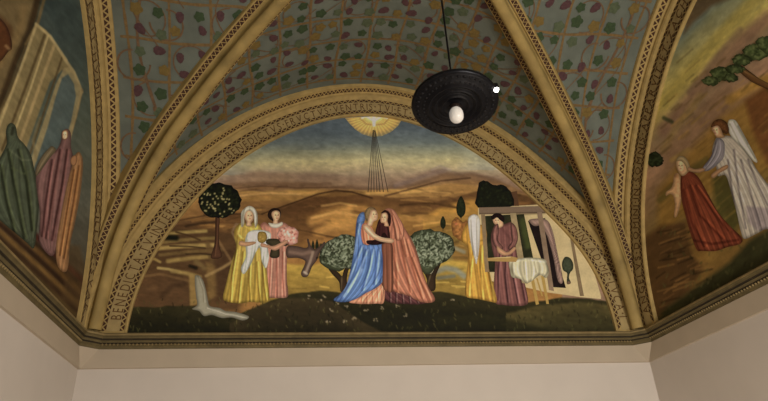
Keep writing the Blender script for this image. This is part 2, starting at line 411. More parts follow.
def shape(name, wall, outline, base, fn, parent, layer=1, step=.8, sharp=False, label=None, edge=.32):
    """one painted area: its outline, its ground colour and the strokes that fn lays over it"""
    ol = outline if sharp else smooth_closed(outline)
    if sharp:
        q = []
        for i in range(len(ol)):
            a, b = np.array(ol[i], float), np.array(ol[(i+1) % len(ol)], float); n = max(1, int(np.hypot(*(b-a))/1.5)); q += [tuple(a+(b-a)*j/n) for j in range(n)]
        ol = q
    if name in ('painted_olive_tree', 'foliage', 'painted_bush', 'painted_fruit_tree', 'flowers', 'painted_brown_patch'):
        rq = np.random.RandomState(len(ol)); ol = [(a+rq.uniform(-.9, .9), b+rq.uniform(-.9, .9)) for a, b in ol[::2]]
    xs = [p[0] for p in ol]; ys = [p[1] for p in ol]
    gx, gy = np.meshgrid(np.arange(min(xs), max(xs), step), np.arange(min(ys), max(ys), step)); gx = gx.ravel()+.01; gy = gy.ravel()+.013
    m = inpoly(gx, gy, ol); gx, gy = gx[m], gy[m]; m = sdist(gx, gy, ol+[ol[0]]) > step*.45; gx, gy = gx[m], gy[m]
    vv = [Vector(p) for p in ol]+[Vector((a, b)) for a, b in zip(gx, gy)]
    V, E_, Fc, *_r = delaunay_2d_cdt(vv, [], [list(range(len(ol)))], 1, 1e-5)
    d = .0006+.0007*layer+.00012*(len(C.objects) % 5)
    P3 = [P2W(v[0], v[1], wall, d) for v in V]
    o = mesh_obj(name, P3, Fc, PAINT, parent)
    cv = Canvas(np.array([(v[0], v[1]) for v in V]), base)
    if fn: fn(cv)
    w_ = max(xs)-min(xs); h_ = max(ys)-min(ys)
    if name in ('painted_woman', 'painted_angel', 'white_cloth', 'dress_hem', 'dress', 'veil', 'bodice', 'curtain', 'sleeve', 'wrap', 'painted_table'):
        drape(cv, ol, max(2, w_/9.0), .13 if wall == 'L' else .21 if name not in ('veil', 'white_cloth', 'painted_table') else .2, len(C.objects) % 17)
    if not sharp and w_ > 4:
        e_ = sdist(cv.x, cv.y, ol+[ol[0]]); cv.c = cv.c*(1-edge*np.clip(1-e_/min(3.0, w_*.2), 0, 1))[:, None]
    colorise(o, cv.c, wall)
    if label: o['label'] = label
    return o

def mural_ground(name, wall, fn, step):
    """the painted ground of a lunette: fills the arch from the cornice up"""
    R_ = [arch_pt(wall, t, .012, .0006) for t in np.linspace(0, 180, 121)]
    zb = .26+ZO
    ax = 0 if wall == 'B' else 1
    ol = [(R_[i][ax], R_[i][2]) for i in range(len(R_))]; ol = [(R_[0][ax], zb)]+ol+[(R_[-1][ax], zb)]
    xs = [p[0] for p in ol]; zs = [p[1] for p in ol]
    ga = np.arange(min(xs), max(xs), step)
    if wall != 'B': ga = np.concatenate([np.arange(min(xs), -2.75, .05), np.arange(-2.75, max(xs), step)])
    gx, gy = np.meshgrid(ga, np.arange(min(zs), max(zs), step)); gx = gx.ravel(); gy = gy.ravel()+.0003
    m = inpoly(gx, gy, ol); gx, gy = gx[m], gy[m]
    m = sdist(gx, gy, ol+[ol[0]]) > step*.4; gx, gy = gx[m], gy[m]
    vv = [Vector(p) for p in ol]+[Vector((a, b)) for a, b in zip(gx, gy)]
    V, E_, Fc, *_r = delaunay_2d_cdt(vv, [], [list(range(len(ol)))], 1, 1e-6)
    d = .0006
    if wall == 'B': P3 = [(v[0], -d, v[1]) for v in V]
    elif wall == 'L': P3 = [(-2.5+d, v[0], v[1]) for v in V]
    else: P3 = [(2.5-d, v[0], v[1]) for v in V]
    o = mesh_obj(name, P3, Fc, PAINT)
    cv = Canvas(W2P(P3), (90, 80, 60)); fn(cv); colorise(o, cv.c, wall)
    return o
rs = np.random.RandomState(5)
def skyB(c):
    ys = [110,128,142,152,160,166,174,184]; cs = [(72,80,86),(84,92,97),(100,106,102),(138,134,108),(172,158,112),(168,150,110),(146,124,98),(128,100,78)]
    yy = c.y-.00035*(c.x-375)**2*0; k_ = [np.interp(yy+noise(c.x, c.y, 40, 2, 2, 0, 2)*3, ys, [q[i] for q in cs]) for i in range(3)]
    c.c = np.stack(k_, 1)
    c.mix((70,78,84), np.clip(noise(c.x, c.y, 22, 9, 4, 0, 3)*.8, 0, .5)*(c.y < 150))
    c.mix((150,140,118), np.clip(noise(c.x, c.y, 12, 12, 3, .1, 4)*.8, 0, .5)*np.exp(-((c.y-170)/10)**2))
    c.mix((112,116,112), np.clip((260-c.x)/60, 0, .5)*(c.y < 175)); c.mix((140,140,130), np.clip((c.x-455)/50, 0, .45)*(c.y < 170))
def groundB(c):
    skyB(c)
    c.hill([(180,190),(215,180),(240,172),(262,168),(290,171),(320,170),(340,174),(360,176),(400,178),(420,170),(436,166),(450,170),(470,174),(500,176),(560,190)], (126,102,86), (150,118,84), 16, .9, 5, 1, 3)
    c.hill([(180,196),(212,184),(250,180),(300,180),(330,185),(352,183),(378,186),(410,182),(440,172),(470,170),(495,176),(540,196),(560,200)], (96,72,56), (140,104,60), 14, .85, 4, 1, 5)
    c.hill([(180,200),(230,188),(262,190),(300,188),(330,188),(370,190),(410,188),(450,182),(490,186),(560,200)], (170,128,62), (118,84,42), 16, .85, 2.5, 1, 7)
    c.hill([(128,236),(165,226),(215,214),(250,212),(285,207),(310,197),(330,192),(345,190),(362,194),(400,197),(430,202),(455,196),(480,190),(510,192),(560,200)], (84,58,32), (142,100,46), 44, .92, 2, 1.2, 9)
    c.hill([(300,214),(330,208),(352,212),(380,210),(405,214),(430,208),(470,196),(500,196)], (168,122,46), (130,92,38), 20, .55, 6, 1, 21)
    c.hill([(425,216),(445,202),(470,198),(490,204),(500,214)], (176,128,38), (120,92,36), 30, .8, 5, 1, 11)
    for pts, w_, col, a in [([(290,192),(330,195),(370,192),(420,191)], 3, (190,146,66), .6), ([(318,212),(342,206),(366,208)], 5, (176,126,52), .6), ([(325,224),(345,218),(362,222)], 5, (186,134,58), .5),
                            ([(240,200),(270,198),(300,199)], 3, (150,112,50), .6), ([(385,204),(420,202),(450,206)], 5, (96,66,34), .7), ([(400,216),(430,220),(456,216)], 5, (158,116,52), .6),
                            ([(262,228),(300,224),(330,232)], 7, (112,78,40), .6), ([(300,240),(330,238),(350,244)], 6, (150,104,48), .5), ([(430,240),(456,236),(470,240)], 7, (120,98,40), .7),
                            ([(395,186),(425,176),(445,170)], 3.5, (112,92,84), .6), ([(455,182),(500,184),(540,200)], 3, (120,88,52), .5), ([(250,184),(290,186),(330,184)], 3, (112,84,62), .6)]:
        c.stroke(pts, w_, col, a)
    for i in range(170):
        x_ = rs.uniform(170, 540); y_ = rs.uniform(188, 262); l_ = rs.uniform(8, 34); sl = rs.uniform(-.22, .22)
        c.stroke([(x_, y_), (x_+l_/2, y_+sl*l_/2-1), (x_+l_, y_+sl*l_)], rs.uniform(.9, 2.0), [(70,46,26),(182,136,62),(140,96,44),(58,42,24)][rs.randint(4)], rs.uniform(.15, .38))
    c.poly([(250,236),(268,222),(290,207),(318,194),(336,190.5),(362,192),(372,204),(352,204),(330,214),(322,232),(300,246),(262,252)], (88,60,32), .6, 7)
    for q_ in ([(312,222),(330,214),(348,210)], [(318,232),(334,226),(350,224)]): c.stroke(q_, 7, (190,138,60), .6)
    for pts, w_, col, a in [([(262,214),(290,204),(318,194),(336,190.5),(352,192),(372,198)], 1.3, (58,38,22), .8), ([(180,200),(215,190),(262,186),(300,188),(345,187)], 1.1, (90,64,44), .6), ([(385,196),(415,188),(440,181),(470,178)], 1.4, (72,50,34), .7), ([(400,205),(430,203),(458,208)], 1.5, (70,48,24), .7),
                            ([(170,222),(214,214),(262,214)], 1.4, (60,42,24), .6), ([(262,236),(300,230),(336,238)], 1.3, (72,50,26), .6), ([(312,218),(336,212),(360,216)], 2.2, (206,156,78), .5), ([(322,206),(340,203),(356,206)], 1.8, (196,150,76), .5), ([(414,226),(440,222),(466,228)], 1.6, (190,144,66), .5),
                            ([(238,196),(268,193),(300,194)], 1.6, (192,150,82), .6), ([(400,193),(425,191),(450,193)], 1.4, (186,142,74), .5), ([(432,170),(440,166),(450,170)], 2, (146,126,120), .4), ([(268,246),(296,250),(320,246)], 3, (92,66,32), .6), ([(280,258),(300,256),(330,258)], 2, (84,70,30), .7)]:
        c.stroke(pts, w_, col, a)
    # left terraces
    c.poly([(126,240),(172,225),(240,232),(250,262),(240,312),(126,312)], (74,54,34), .85, 8)
    for i, (x0, y0, x1, y1, w_, col) in enumerate([(150,236,206,231,2.5,(150,126,66)),(158,243,214,238,2.5,(120,98,52)),(150,249,216,245,3.2,(158,132,70)),(160,255,222,250,2.6,(106,84,46)),(168,261,220,256,3.2,(146,120,62)),
            (158,268,180,272,2,(164,140,80)),(172,271,200,277,3,(140,116,62)),(196,262,204,268,4,(112,90,52)),(150,258,160,262,2,(150,124,64)),(186,226,216,222,2,(60,44,28)),(160,224,190,222,2,(90,66,40)),
            (140,262,150,258,2,(128,104,58)),(208,244,212,262,4,(92,70,40)),(176,232,200,240,1.4,(64,46,26)),(170,246,205,248,1.2,(60,44,26)),(186,254,216,255,1.2,(56,42,24))]):
        c.stroke([(x0, y0), ((x0+x1)/2, (y0+y1)/2-.8), (x1, y1)], w_, col, .85)
    c.poly([(132,276),(150,272),(186,278),(190,292),(188,310),(130,312)], (86,62,38), .8, 3); c.stroke([(134,278),(160,274),(190,281)], 2, (112,84,50), .7)
    c.stroke([(162,296),(172,286),(184,284)], 4, (60,44,28), .5); c.stroke([(140,290),(156,288)], 4, (100,74,46), .4)
    c.poly([(189,274),(197,277),(199,304),(190,306)], (140,112,58), .85, 2); c.poly([(206,262),(216,266),(218,296),(208,300)], (118,92,48), .75, 3)
    c.poly([(214,250),(236,250),(238,300),(216,302)], (70,50,32), .7, 5); c.stroke([(218,240),(232,262),(240,290)], 2, (128,98,60), .6)
    c.stroke([(206,276),(222,268),(232,262)], 2.2, (148,120,72), .7)
    c.stroke([(246,226),(236,224),(232,232),(238,244)], 1.6, (120,96,70), .8)
    c.stroke([(164,237),(176,238)], 4.2, (24,26,16), .95); c.stroke([(190,266),(196,268)], 2.6, (36,30,18), .9)
    # gold field in front of the far slopes
    c.hill([(262,268),(285,262),(300,263),(340,262),(380,264),(420,264),(450,258),(480,262)], (168,136,44), (128,102,36), 26, .95, 3, 1.2, 15)
    for i in range(50):
        x_ = rs.uniform(286, 470); y_ = rs.uniform(266, 290); c.stroke([(x_, y_), (x_+rs.uniform(8, 22), y_+rs.uniform(-1.5, 1.5))], 1.2, [(196,164,66),(104,84,30),(150,120,44)][rs.randint(3)], .5)
    c.stroke([(432,273),(446,268),(456,270),(464,276)], 4.5, (120,118,104), .9); c.stroke([(438,278),(454,276)], 3, (92,92,84), .8); c.stroke([(455,248),(464,252)], 3, (130,124,104), .8)
    c.stroke([(436,262),(450,258)], 4, (120,108,60), .6)
    # dark foreground meadow
    c.hill([(120,307),(160,306),(195,305),(215,309),(232,316),(250,308),(270,300),(292,293),(320,290),(345,292),(400,293),(440,291),(462,294),(490,300),(520,303),(560,297),(590,298),(620,302)], (52,47,26), (34,32,18), 18, 1, 1.5, 1.2, 17)
    c.hill([(232,322),(256,306),(280,298),(306,297),(330,300),(350,312),(372,326),(390,335)], (66,54,34), (44,38,24), 26, .75, 2, 1, 19)
    c.hill([(508,312),(540,304),(580,300),(620,304)], (84,72,38), (60,54,30), 22, .85, 3, 1.2, 23)
    c.hill([(440,316),(480,312),(520,320),(560,330),(620,336)], (44,42,22), (34,32,18), 14, .8, 4, 1, 25)
    for i in range(320):
        x_ = rs.uniform(124, 615); y_ = rs.uniform(300, 334); c.stroke([(x_, y_), (x_+rs.uniform(-1.5, 1.5), y_-rs.uniform(1.5, 3.5))], .8, [(72,70,34),(30,28,16),(94,86,44),(24,24,14)][rs.randint(4)], .55)
    for x_, y_ in [(310,297),(320,301),(325,296),(331,310),(338,303),(362,302),(366,311),(382,308),(354,318),(346,306),(398,306),(405,315),(345,321),(328,322),(420,302),(452,299),(376,320)]:
        for j in range(4): c.stroke([(x_+rs.uniform(-2, 2), y_+rs.uniform(-1.5, 1.5))], 1.1, (150,132,104), .7)
    # path and yard by the house
    c.mottle(2.2, .10, 31, .1, 2.5); c.mottle(7, .08, 33)
mb_ = mural_ground('lunette_mural', 'B', groundB, .0085)
tag(mb_, 'central arched mural of two embracing women before golden hills', 'mural')
MU = mb_
SK = (196,150,112)
def folds(c, lines, w_, dark, light=None, a=.6):
    for i, p in enumerate(lines):
        c.stroke(p, w_, dark, a)
        if light is not None: c.stroke([(q[0]+w_*1.1, q[1]) for q in p], w_*.8, light, a*.8)
def face(c, x, y, r_, turn, hair, skin=(206,164,124), tilt=0.0):
    """turn -1..1: which way the face looks"""
    for j in range(3): c.stroke([(x+tilt*r_*.5, y-r_*.55), (x, y+r_*.55)], r_*(.95-.12*j), [(150,104,74), skin, skin][j], .9)
    e = turn*r_*.45
    c.stroke([(x+e-r_*.28, y-r_*.1)], r_*.2, (70,44,30), .8); c.stroke([(x+e+r_*.34, y-r_*.1)], r_*.2, (70,44,30), .8)
    c.stroke([(x+e+.1*turn, y), (x+e+r_*.14*turn, y+r_*.3)], r_*.14, (160,110,80), .7); c.stroke([(x+e-r_*.12, y+r_*.6), (x+e+r_*.2, y+r_*.6)], r_*.14, (160,70,56), .8)

# dove with a glory and rays
def f(c):
    d = np.hypot((c.x-374)/30, (c.y-115)/21); c.c = np.stack([np.interp(d, [0,.4,.75,1], q) for q in ((232,214,196,120),(200,170,150,108),(120,84,70,80))], 1)
    for i in range(40):
        a = PI*i/39; c.stroke([(374+10*math.cos(a), 116+7*math.sin(a)), (374+30*math.cos(a), 116+21*math.sin(a))], .7, [(214,180,84),(128,108,60)][i % 2], .4)
    c.stroke([(360,118),(366,124),(374,125),(384,124),(390,117)], 1.2, (150,116,60), .7)
    c.stroke([(374,117),(374,125)], 2.4, (236,224,190), .9); c.stroke([(374,121),(366,116),(362,118)], 1.6, (230,216,178), .9); c.stroke([(374,121),(382,116),(387,118)], 1.6, (230,216,178), .9)
g_ = shape('painted_dove', 'B', [(345,118),(350,124),(355,129),(362,134),(372,137),(382,136),(391,132),(398,126),(402,119),(395,118.4),(386,117),(374,116.4),(362,117)], (160,130,70), f, MU, 1, .7, True, 'golden glory with a small white dove at the top of the arch')
for i, (x1, w_) in enumerate([(368,.4),(371,.35),(374,.4),(377,.35),(380,.4),(383.5,.4),(388,.4)]):
    shape('painted_ray', 'B', [(374+(i-3)*.35-.25,130),(374+(i-3)*.35+.25,130),(x1+w_,192),(x1-w_,192)], (62,54,44), None, MU, 1, 2, True)

# fruit tree at left
def f(c):
    for i in range(190):
        a = rs.uniform(0, 2*PI); q = rs.uniform(0, 1)**.5; x_ = 219.5+21*q*math.cos(a); y_ = 202+17*q*math.sin(a); c.stroke([(x_, y_), (x_+rs.uniform(-2, 2), y_+rs.uniform(-2, 2))], 1.3, [(44,48,26),(14,16,8),(32,36,20)][rs.randint(3)], .7)
    for i in range(46):
        a = rs.uniform(0, 2*PI); q = rs.uniform(0, 1)**.5; c.stroke([(219.5+19*q*math.cos(a), 202+15*q*math.sin(a))], 1.25, (176,160,104), .9)
shape('painted_fruit_tree', 'B', [(198,203),(199,194),(204,189),(210,184),(218,183),(226,184),(234,188),(240,194),(241,203),(237,211),(230,216),(221,218),(216,217),(208,217),(202,211)], (26,28,15), f, MU, 2, .8, False, 'round dark tree dotted with pale fruit')
def f(c): folds(c, [[(217,218),(216,240),(214,256)]], 1, (60,38,26), (120,84,56))
shape('painted_tree_trunk', 'B', [(215.6,215),(219.6,215),(219,235),(219.5,246),(222,257),(211,258),(214,246),(215,235)], (84,56,38), f, MU, 1)
# spring of water
def f(c):
    folds(c, [[(198,276),(203,290),(204,302)]], 1, (110,100,84), (180,172,152)); folds(c, [[(206,308),(225,314),(246,318)]], 1, (120,112,98), (206,198,180))
shape('painted_spring', 'B', [(195,276),(199,275.6),(203,280),(206,290),(208,300),(210,306),(220,308),(226,311),(236,312),(249,316.5),(243,320.5),(232,317.5),(222,318),(212,315),(204,316),(199,311),(192,309),(197,305),(196,296),(195,286)], (136,128,108), f, MU, 2)

# women at left
def f(c):
    c.mix((142,112,22), np.clip((c.y-255)/50, 0, 1)*.6)
    folds(c, [[(236,250),(232,275),(230,302)],[(243,252),(240,280),(238,303)],[(250,258),(249,280),(250,303)],[(257,262),(258,285),(260,302)],[(262,262),(264,285),(266,300)]], 1.3, (110,84,14), (218,190,76), .75)
    c.stroke([(238,224),(235,234),(240,240),(250,242)], 2, (134,106,22), .6); c.stroke([(240,226),(238,234),(243,239)], 1.2, (222,194,84), .7); c.stroke([(246,226),(252,230),(258,227)], 2, (214,184,70), .6)
    c.stroke([(241,244),(250,246)], 1.2, (116,90,18), .7); c.mottle(3, .08, 41)
wy = shape('painted_woman', 'B', [(243,222),(249,225),(255,222),(260,226),(264,233),(266,243),(266,262),(268,282),(269,300),(260,302.5),(250,302),(240,303.5),(228,302),(223,298),(226,284),(231,264),(236,247),(234,236),(236,227)], (166,138,52), f, MU, 3, .7, False, 'painted woman in a long yellow dress holding white cloth')
shape('head', 'B', [(244.5,213),(247,210),(251,210),(253.5,213.5),(253.5,219),(251,223),(251.6,226),(246,226),(246.5,222),(244.4,218)], (200,156,118), lambda c: face(c, 249, 216, 4.6, .3, None), wy, 4, .5)
def f(c): folds(c, [[(245,208),(243,216),(243,226)],[(256,210),(257,218),(256,226)]], 1, (160,148,124), None)
shape('veil', 'B', [(248.5,206),(254,208),(257.2,213),(257.6,222),(255.5,228),(254.3,221),(253.6,214),(250,210.5),(246.5,211.5),(244.3,216),(244,224),(241.5,227),(241,218),(242,211)], (206,196,172), f, wy, 5, .5)
def f(c):
    folds(c, [[(248,240),(247,255),(245,270)],[(256,240),(254,256),(250,268)],[(262,240),(264,252),(263,266)],[(268,238),(268,248)]], 1.2, (150,148,134), (226,222,206), .8)
    c.stroke([(246,234),(256,232),(268,234)], 2, (228,222,206), .7)
shape('white_cloth', 'B', [(247,234),(252,230.5),(262,230),(270,232.5),(271,238),(268,246),(269,258),(266,268),(262,262),(260,248),(256,252),(251,264),(244,274),(241,268),(246,256),(245,242)], (198,196,182), f, wy, 5, .6)
shape('hand', 'B', [(240,241),(247,242),(254,241.5),(256,243),(252,245),(245,246.5),(239,245)], (196,146,104), None, wy, 6, .6)
def f(c):
    folds(c, [[(264,255),(262,278),(261,296)],[(271,255),(270,278),(269,297)],[(277,255),(277,278),(277,297)],[(283,252),(283,278),(284,296)]], 1.3, (120,66,52), (214,156,132), .75)
    c.stroke([(262,224),(260,232),(262,240)], 2, (150,92,76), .6); c.mottle(3, .08, 43)
wp = shape('painted_woman', 'B', [(264,222),(270,225),(278,222),(285,223),(290,228),(291,238),(288,246),(287,262),(287,280),(288,296),(280,298),(270,298),(260,298),(262,280),(264,262),(262,250),(262,240),(258,234),(260,226)], (168,114,94), f, MU, 2, .7, False, 'painted woman in a pink dress carrying flowers')
shape('hair', 'B', [(268,213),(271,209),(276,208),(280,210),(281,215),(279,219),(275,222),(271,220),(268,217)], (46,30,22), None, wp, 3, .6)
shape('head', 'B', [(272,212),(276,210.4),(279.6,212),(280,217),(278,221),(277.6,224),(273,224),(273.4,220),(271.8,216)], (204,158,118), lambda c: face(c, 276, 215.5, 4.4, .35, None), wp, 4, .5)
shape('collar', 'B', [(268.5,223),(273,223.5),(278,223.5),(282,222),(282.5,225),(277,228),(271,227)], (216,204,180), None, wp, 5, .5)
def f(c):
    for i in range(90): c.stroke([(rs.uniform(275,298), rs.uniform(226,244))], 1.4, [(226,168,150),(190,110,96),(238,200,180),(140,84,70)][rs.randint(4)], .7)
shape('flowers', 'B', [(277,236),(279,230),(284,227),(290,226),(296,229),(298.6,235),(297,242),(291,245),(284,243),(279,241)], (204,142,124), f, wp, 6, .5)
shape('basket', 'B', [(268,239),(278,239),(288,243),(286,246),(280,247),(279,257),(270,257),(271,247),(266,243)], (66,58,40), None, wp, 5, .6)
shape('hand', 'B', [(262,243),(272,246),(280,243),(286,240),(288,242),(282,247),(275,250.5),(268,248),(261,246.5)], (200,146,112), None, wp, 6, .6)
def f(c):
    for i in range(14): c.stroke([(rs.uniform(256,264), rs.uniform(231,241))], 1, [(182,150,60),(110,84,30)][i % 2], .7)
shape('painted_fruit_basket', 'B', [(258,233),(262,231.5),(266,233),(267,239),(263,243),(258,241)], (140,112,44), f, MU, 7, .6)
# donkey
def f(c):
    c.stroke([(290,252),(302,254),(311,252)], 2.4, (124,98,82), .7); c.stroke([(313,252),(310,262),(306,272)], 2, (150,128,108), .7); c.stroke([(317,258)], 1.4, (30,22,18), .9); c.stroke([(304,272),(307,274)], 1.6, (176,160,140), .8)
shape('painted_donkey', 'B', [(287,247),(296,246),(305,248),(308,246),(307,240),(308.5,239),(311,246),(315,249),(320,246),(324,242),(325,244),(320,252),(317,260),(312,267),(308,276),(303,277),(301,273),(304,266),(305,261),(298,258),(287,257)], (92,72,62), f, MU, 3, .7, False, 'grey brown donkey with long ears')
# cypresses
for x_, y0, h_, r_ in [(313,252,12,1.3),(317,253,14,1.5),(321,253,10,1.4),(326,253,7,1),(443,229,13,2.6),(461,218,22,4.4)]:
    shape('painted_cypress', 'B', [(x_, y0-h_),(x_+r_, y0-h_*.6),(x_+r_*.9, y0-h_*.2),(x_+.4, y0),(x_+.3, y0+h_*.16),(x_-.3, y0+h_*.16),(x_-.4, y0),(x_-r_*.9, y0-h_*.2),(x_-r_, y0-h_*.6)], (38,42,26), lambda c: c.mottle(1.5, .3, 5), MU, 1, .6)
# olive trees
def olive(cx, cy, rx, ry, seed, lab, trunk, ol=None):
    rr = np.random.RandomState(seed)
    def f(c):
        for i in range(520):
            a = rr.uniform(0, 2*PI); q = rr.uniform(0, 1)**.5; x_ = cx+rx*q*math.cos(a); y_ = cy+ry*q*math.sin(a); t = rr.uniform(0, PI)
            col = [(130,136,112),(52,56,40),(96,102,80),(34,36,24),(148,150,126)][rr.randint(5)]
            c.stroke([(x_, y_), (x_+2.6*math.cos(t), y_-2.6*math.sin(t))], .9, col, .75)
    pts = ol or []
    if not pts:
        for i in range(16):
            a = 2*PI*i/16; q = 1+rr.uniform(-.12, .1); pts.append((cx+rx*q*math.cos(a), cy+ry*q*math.sin(a)))
    t_ = shape('painted_olive_tree', 'B', pts, (66,70,50), f, MU, 2, .7, False, lab)
    def ft(c):
        c.stroke([trunk[0], trunk[len(trunk)//2]], 1, (130,110,76), .5)
    shape('trunk', 'B', trunk, (58,44,30), ft, t_, 1, .7)
    return t_
olive(342, 252, 23, 17, 3, 'grey green olive tree behind the blue cloak', [(341,292),(339,282),(332,274),(328,268),(330,267),(338,272),(342,276),(344,270),(350,262),(352,263),(348,272),(347,282),(350,292)],
      [(320,262),(321,250),(326,243),(334,238),(342,235),(352,236),(362,240),(366,250),(364,262),(356,270),(346,268),(338,272),(328,269)])
olive(430, 250, 24, 18, 4, 'grey green olive tree behind the rust cloak', [(426,290),(427,280),(422,268),(425,267),(431,274),(438,262),(441,263),(436,276),(435,290)],
      [(408,246),(410,236),(418,231),(428,229),(440,232),(452,238),(455,250),(449,260),(440,264),(432,272),(425,274),(418,266),(411,262)])

# the two embracing women
def f(c):
    folds(c, [[(399,232),(404,260),(410,292)],[(393,240),(396,270),(397,296)],[(406,240),(413,268),(422,298)],[(396,214),(401,232),(406,256)],[(412,258),(420,280),(430,300)],[(388,248),(388,270),(389,290)]], 1.7, (122,66,44), (208,142,106), .65)
    c.mottle(3, .07, 47)
ru = shape('painted_woman', 'B', [(386,211),(390,209),(394,211),(398,218),(404,227),(411,238),(417,252),(422,270),(428,286),(434,296),(434.5,301),(428,303),(418,301),(409,296),(398,293),(387,289),(381,283),(379,262),(380,244),(382,228)], (158,100,76), f, MU, 4, .7, False, 'painted woman in a dark dress under a long rust cloak')
def f(c): folds(c, [[(390,290),(390,303)],[(396,292),(396,303)],[(402,293),(403,303)],[(409,296),(410,303)],[(416,299),(418,303)]], .9, (44,22,26), (150,120,112), .8)
shape('dress_hem', 'B', [(385,286),(398,290),(410,294),(422,299),(427,302.5),(418,304.5),(405,304),(394,303.5),(386,301),(382,295)], (84,50,50), f, ru, 3, .6)
def f(c): folds(c, [[(380,226),(379,240),(381,262)]], 1.6, (34,16,18), (84,46,44))
shape('dress', 'B', [(378,222),(381,219),(386,221),(389,228),(390,240),(386,246),(382,246),(377,245),(374,240)], (66,34,34), f, ru, 5, .6)
shape('dress', 'B', [(382,244),(392,244),(393,262),(393,290),(386,291),(382.5,284),(383,262)], (120,74,54), None, ru, 6, .6)
shape('sleeve', 'B', [(386,234),(388,241),(380,244.5),(372,245),(367,243.5),(367,240.5),(374,240),(380,238),(383,233)], (46,22,24), None, ru, 7, .6)
shape('hair', 'B', [(381,213),(385,210),(389,211),(391,218),(390,226),(387,224),(386.5,218),(383,214)], (50,26,18), None, ru, 5, .5)
shape('head', 'B', [(382,213.4),(386,212.6),(388,216),(387.4,221),(388.8,226),(384.5,226),(384,223.4),(381,222.6),(380.4,219),(381,216)], (204,150,112), lambda c: face(c, 384.2, 217.6, 3.9, -.4, None), ru, 6, .45)
def f(c): folds(c, [[(391,211),(396,220),(401,234)],[(392,216),(394,226),(397,240)]], 1.3, (134,76,54), (208,146,112), .6)
shape('veil', 'B', [(385,209.5),(389.5,208.2),(394.5,210.5),(399,217.5),(404,227),(403,238),(396,240),(393.5,228),(391.5,217),(388.5,211.6)], (172,112,86), f, ru, 7, .5)
def f(c):
    c.mix((58,78,120), np.clip((350-c.x)/16, 0, .45)); folds(c, [[(366,250),(358,270),(346,292)],[(372,250),(368,270),(362,290)],[(378,250),(376,268),(374,284)],[(361,246),(352,268),(342,290)],[(358,224),(355,240),(352,254)],[(383,254),(382,270),(380,282)]], 1.7, (52,74,118), (150,170,206), .7)
    c.stroke([(362,270),(352,284),(344,296)], 2.4, (142,164,204), .55); c.mottle(3, .06, 49)
bl = shape('painted_woman', 'B', [(363,212),(366,216),(364,224),(364,240),(368,244),(378,243),(383,246),(384,262),(383,280),(376,288),(366,293),(356,299),(346,302),(336,301.5),(334,299),(340,294),(346,286),(350,272),(353,256),(355,240),(356,226),(358,216)], (88,114,160), f, MU, 5, .7, False, 'painted woman in a blue cloak over a peach dress')
def f(c): folds(c, [[(362,297),(361,304)],[(367,294),(367,304)],[(372,291),(373,304)],[(377,288),(378,303)],[(381,285),(382,300)]], .9, (150,84,58), (228,168,132), .8)
shape('dress_hem', 'B', [(384,281),(384,302),(376,303.5),(366,304),(356,303.6),(349,302),(358,297),(368,291),(377,286)], (202,136,102), f, bl, 4, .6)
def f(c): folds(c, [[(366,232),(368,242)],[(362,226),(364,240)]], 1.2, (166,88,58), (222,150,112))
shape('bodice', 'B', [(362,225),(366,223),(371,226),(374,233),(374,242),(368,245),(363,243),(361,234)], (208,130,94), f, bl, 6, .5)
def f(c): c.stroke([(366,228),(374,236),(386,238)], 1, (232,196,158), .8)
shape('arm', 'B', [(363,226),(367,224.5),(371,228),(376,234),(383,237.5),(391,238.4),(394,240.5),(392,243),(385,242.4),(377,240.4),(370,236),(365,231)], (208,164,126), f, bl, 9, .5)
shape('hair', 'B', [(364.5,213),(367,208.5),(371,206.8),(375,208.4),(376,211.4),(372,213),(370,218),(367,221),(365,218)], (128,104,70), lambda c: c.mottle(1.4, .25, 8), bl, 7, .45)
shape('head', 'B', [(371,210.6),(374.5,209.6),(377,212),(377.8,216),(377,219.8),(373.6,221.8),(371.8,225.6),(367.4,226),(368,220),(369.4,215)], (212,166,128), lambda c: face(c, 374, 214.6, 3.9, .4, None), bl, 8, .45)

# women at right with the table and the house
def f(c):
    c.mix((174,154,112), np.clip((c.x-560)/40, 0, .35)); c.mottle(7, .05, 51)
    c.stroke([(498,216),(556,212)], 1.4, (96,78,54), .6)
ho = shape('painted_house', 'B', [(478,208),(548,204),(558,214),(570,229),(584,252),(594,272),(601,296),(601,299),(580,297),(545,292),(520,286),(500,282),(478,280)], (172,150,106), f, MU, 1, .9, True, 'cream house with a timber porch')
shape('beam', 'B', [(479,207.5),(541,206),(547,213),(479,214.5)], (112,92,74), lambda c: c.stroke([(479,214),(547,212.5)], 1, (74,58,44), .8), ho, 3, .8, True)
shape('doorway', 'B', [(484,216),(524,214),(534,262),(530,272),(486,272)], (44,44,28), lambda c: (c.mottle(5, .3, 53), c.stroke([(523,222),(528,246)], 5, (70,76,36), .7)), ho, 2, .8, True)
shape('doorway', 'B', [(528,221),(545,218),(566,288),(551,287)], (34,24,24), lambda c: c.mottle(5, .2, 54), ho, 2, .8, True)
shape('curtain', 'B', [(529,220),(540,218.5),(548,221),(553,232),(557,250),(563,280),(558,281),(553,256),(547,236),(541,226),(534,226)], (146,116,102), lambda c: folds(c, [[(549,224),(554,244),(560,272)]], 1, (104,78,70), (166,136,120)), ho, 4, .7)
for p_, c_ in [([(481,214),(485,214),(489,272),(485,272)], (124,102,74)), ([(510,213),(516,213),(528,284),(522,283)], (140,120,86)), ([(537,212),(542,212),(554,291),(549,290)], (120,98,78)), ([(568,226),(571.5,231),(584,296),(580,296)], (114,94,68))]:
    shape('post', 'B', p_, c_, lambda c: c.mottle(4, .1, 57), ho, 5, .8, True)
shape('painted_topiary', 'B', [(565,257),(570,258),(573,263),(573,269),(570,273),(569,278),(571,283),(567,284),(567,278),(567,273),(563,270),(562,263)], (62,66,50), lambda c: (c.mottle(1.5, .2, 3), c.stroke([(567,283),(571,283)], 2.6, (128,96,76), .9)), MU, 3, .7)
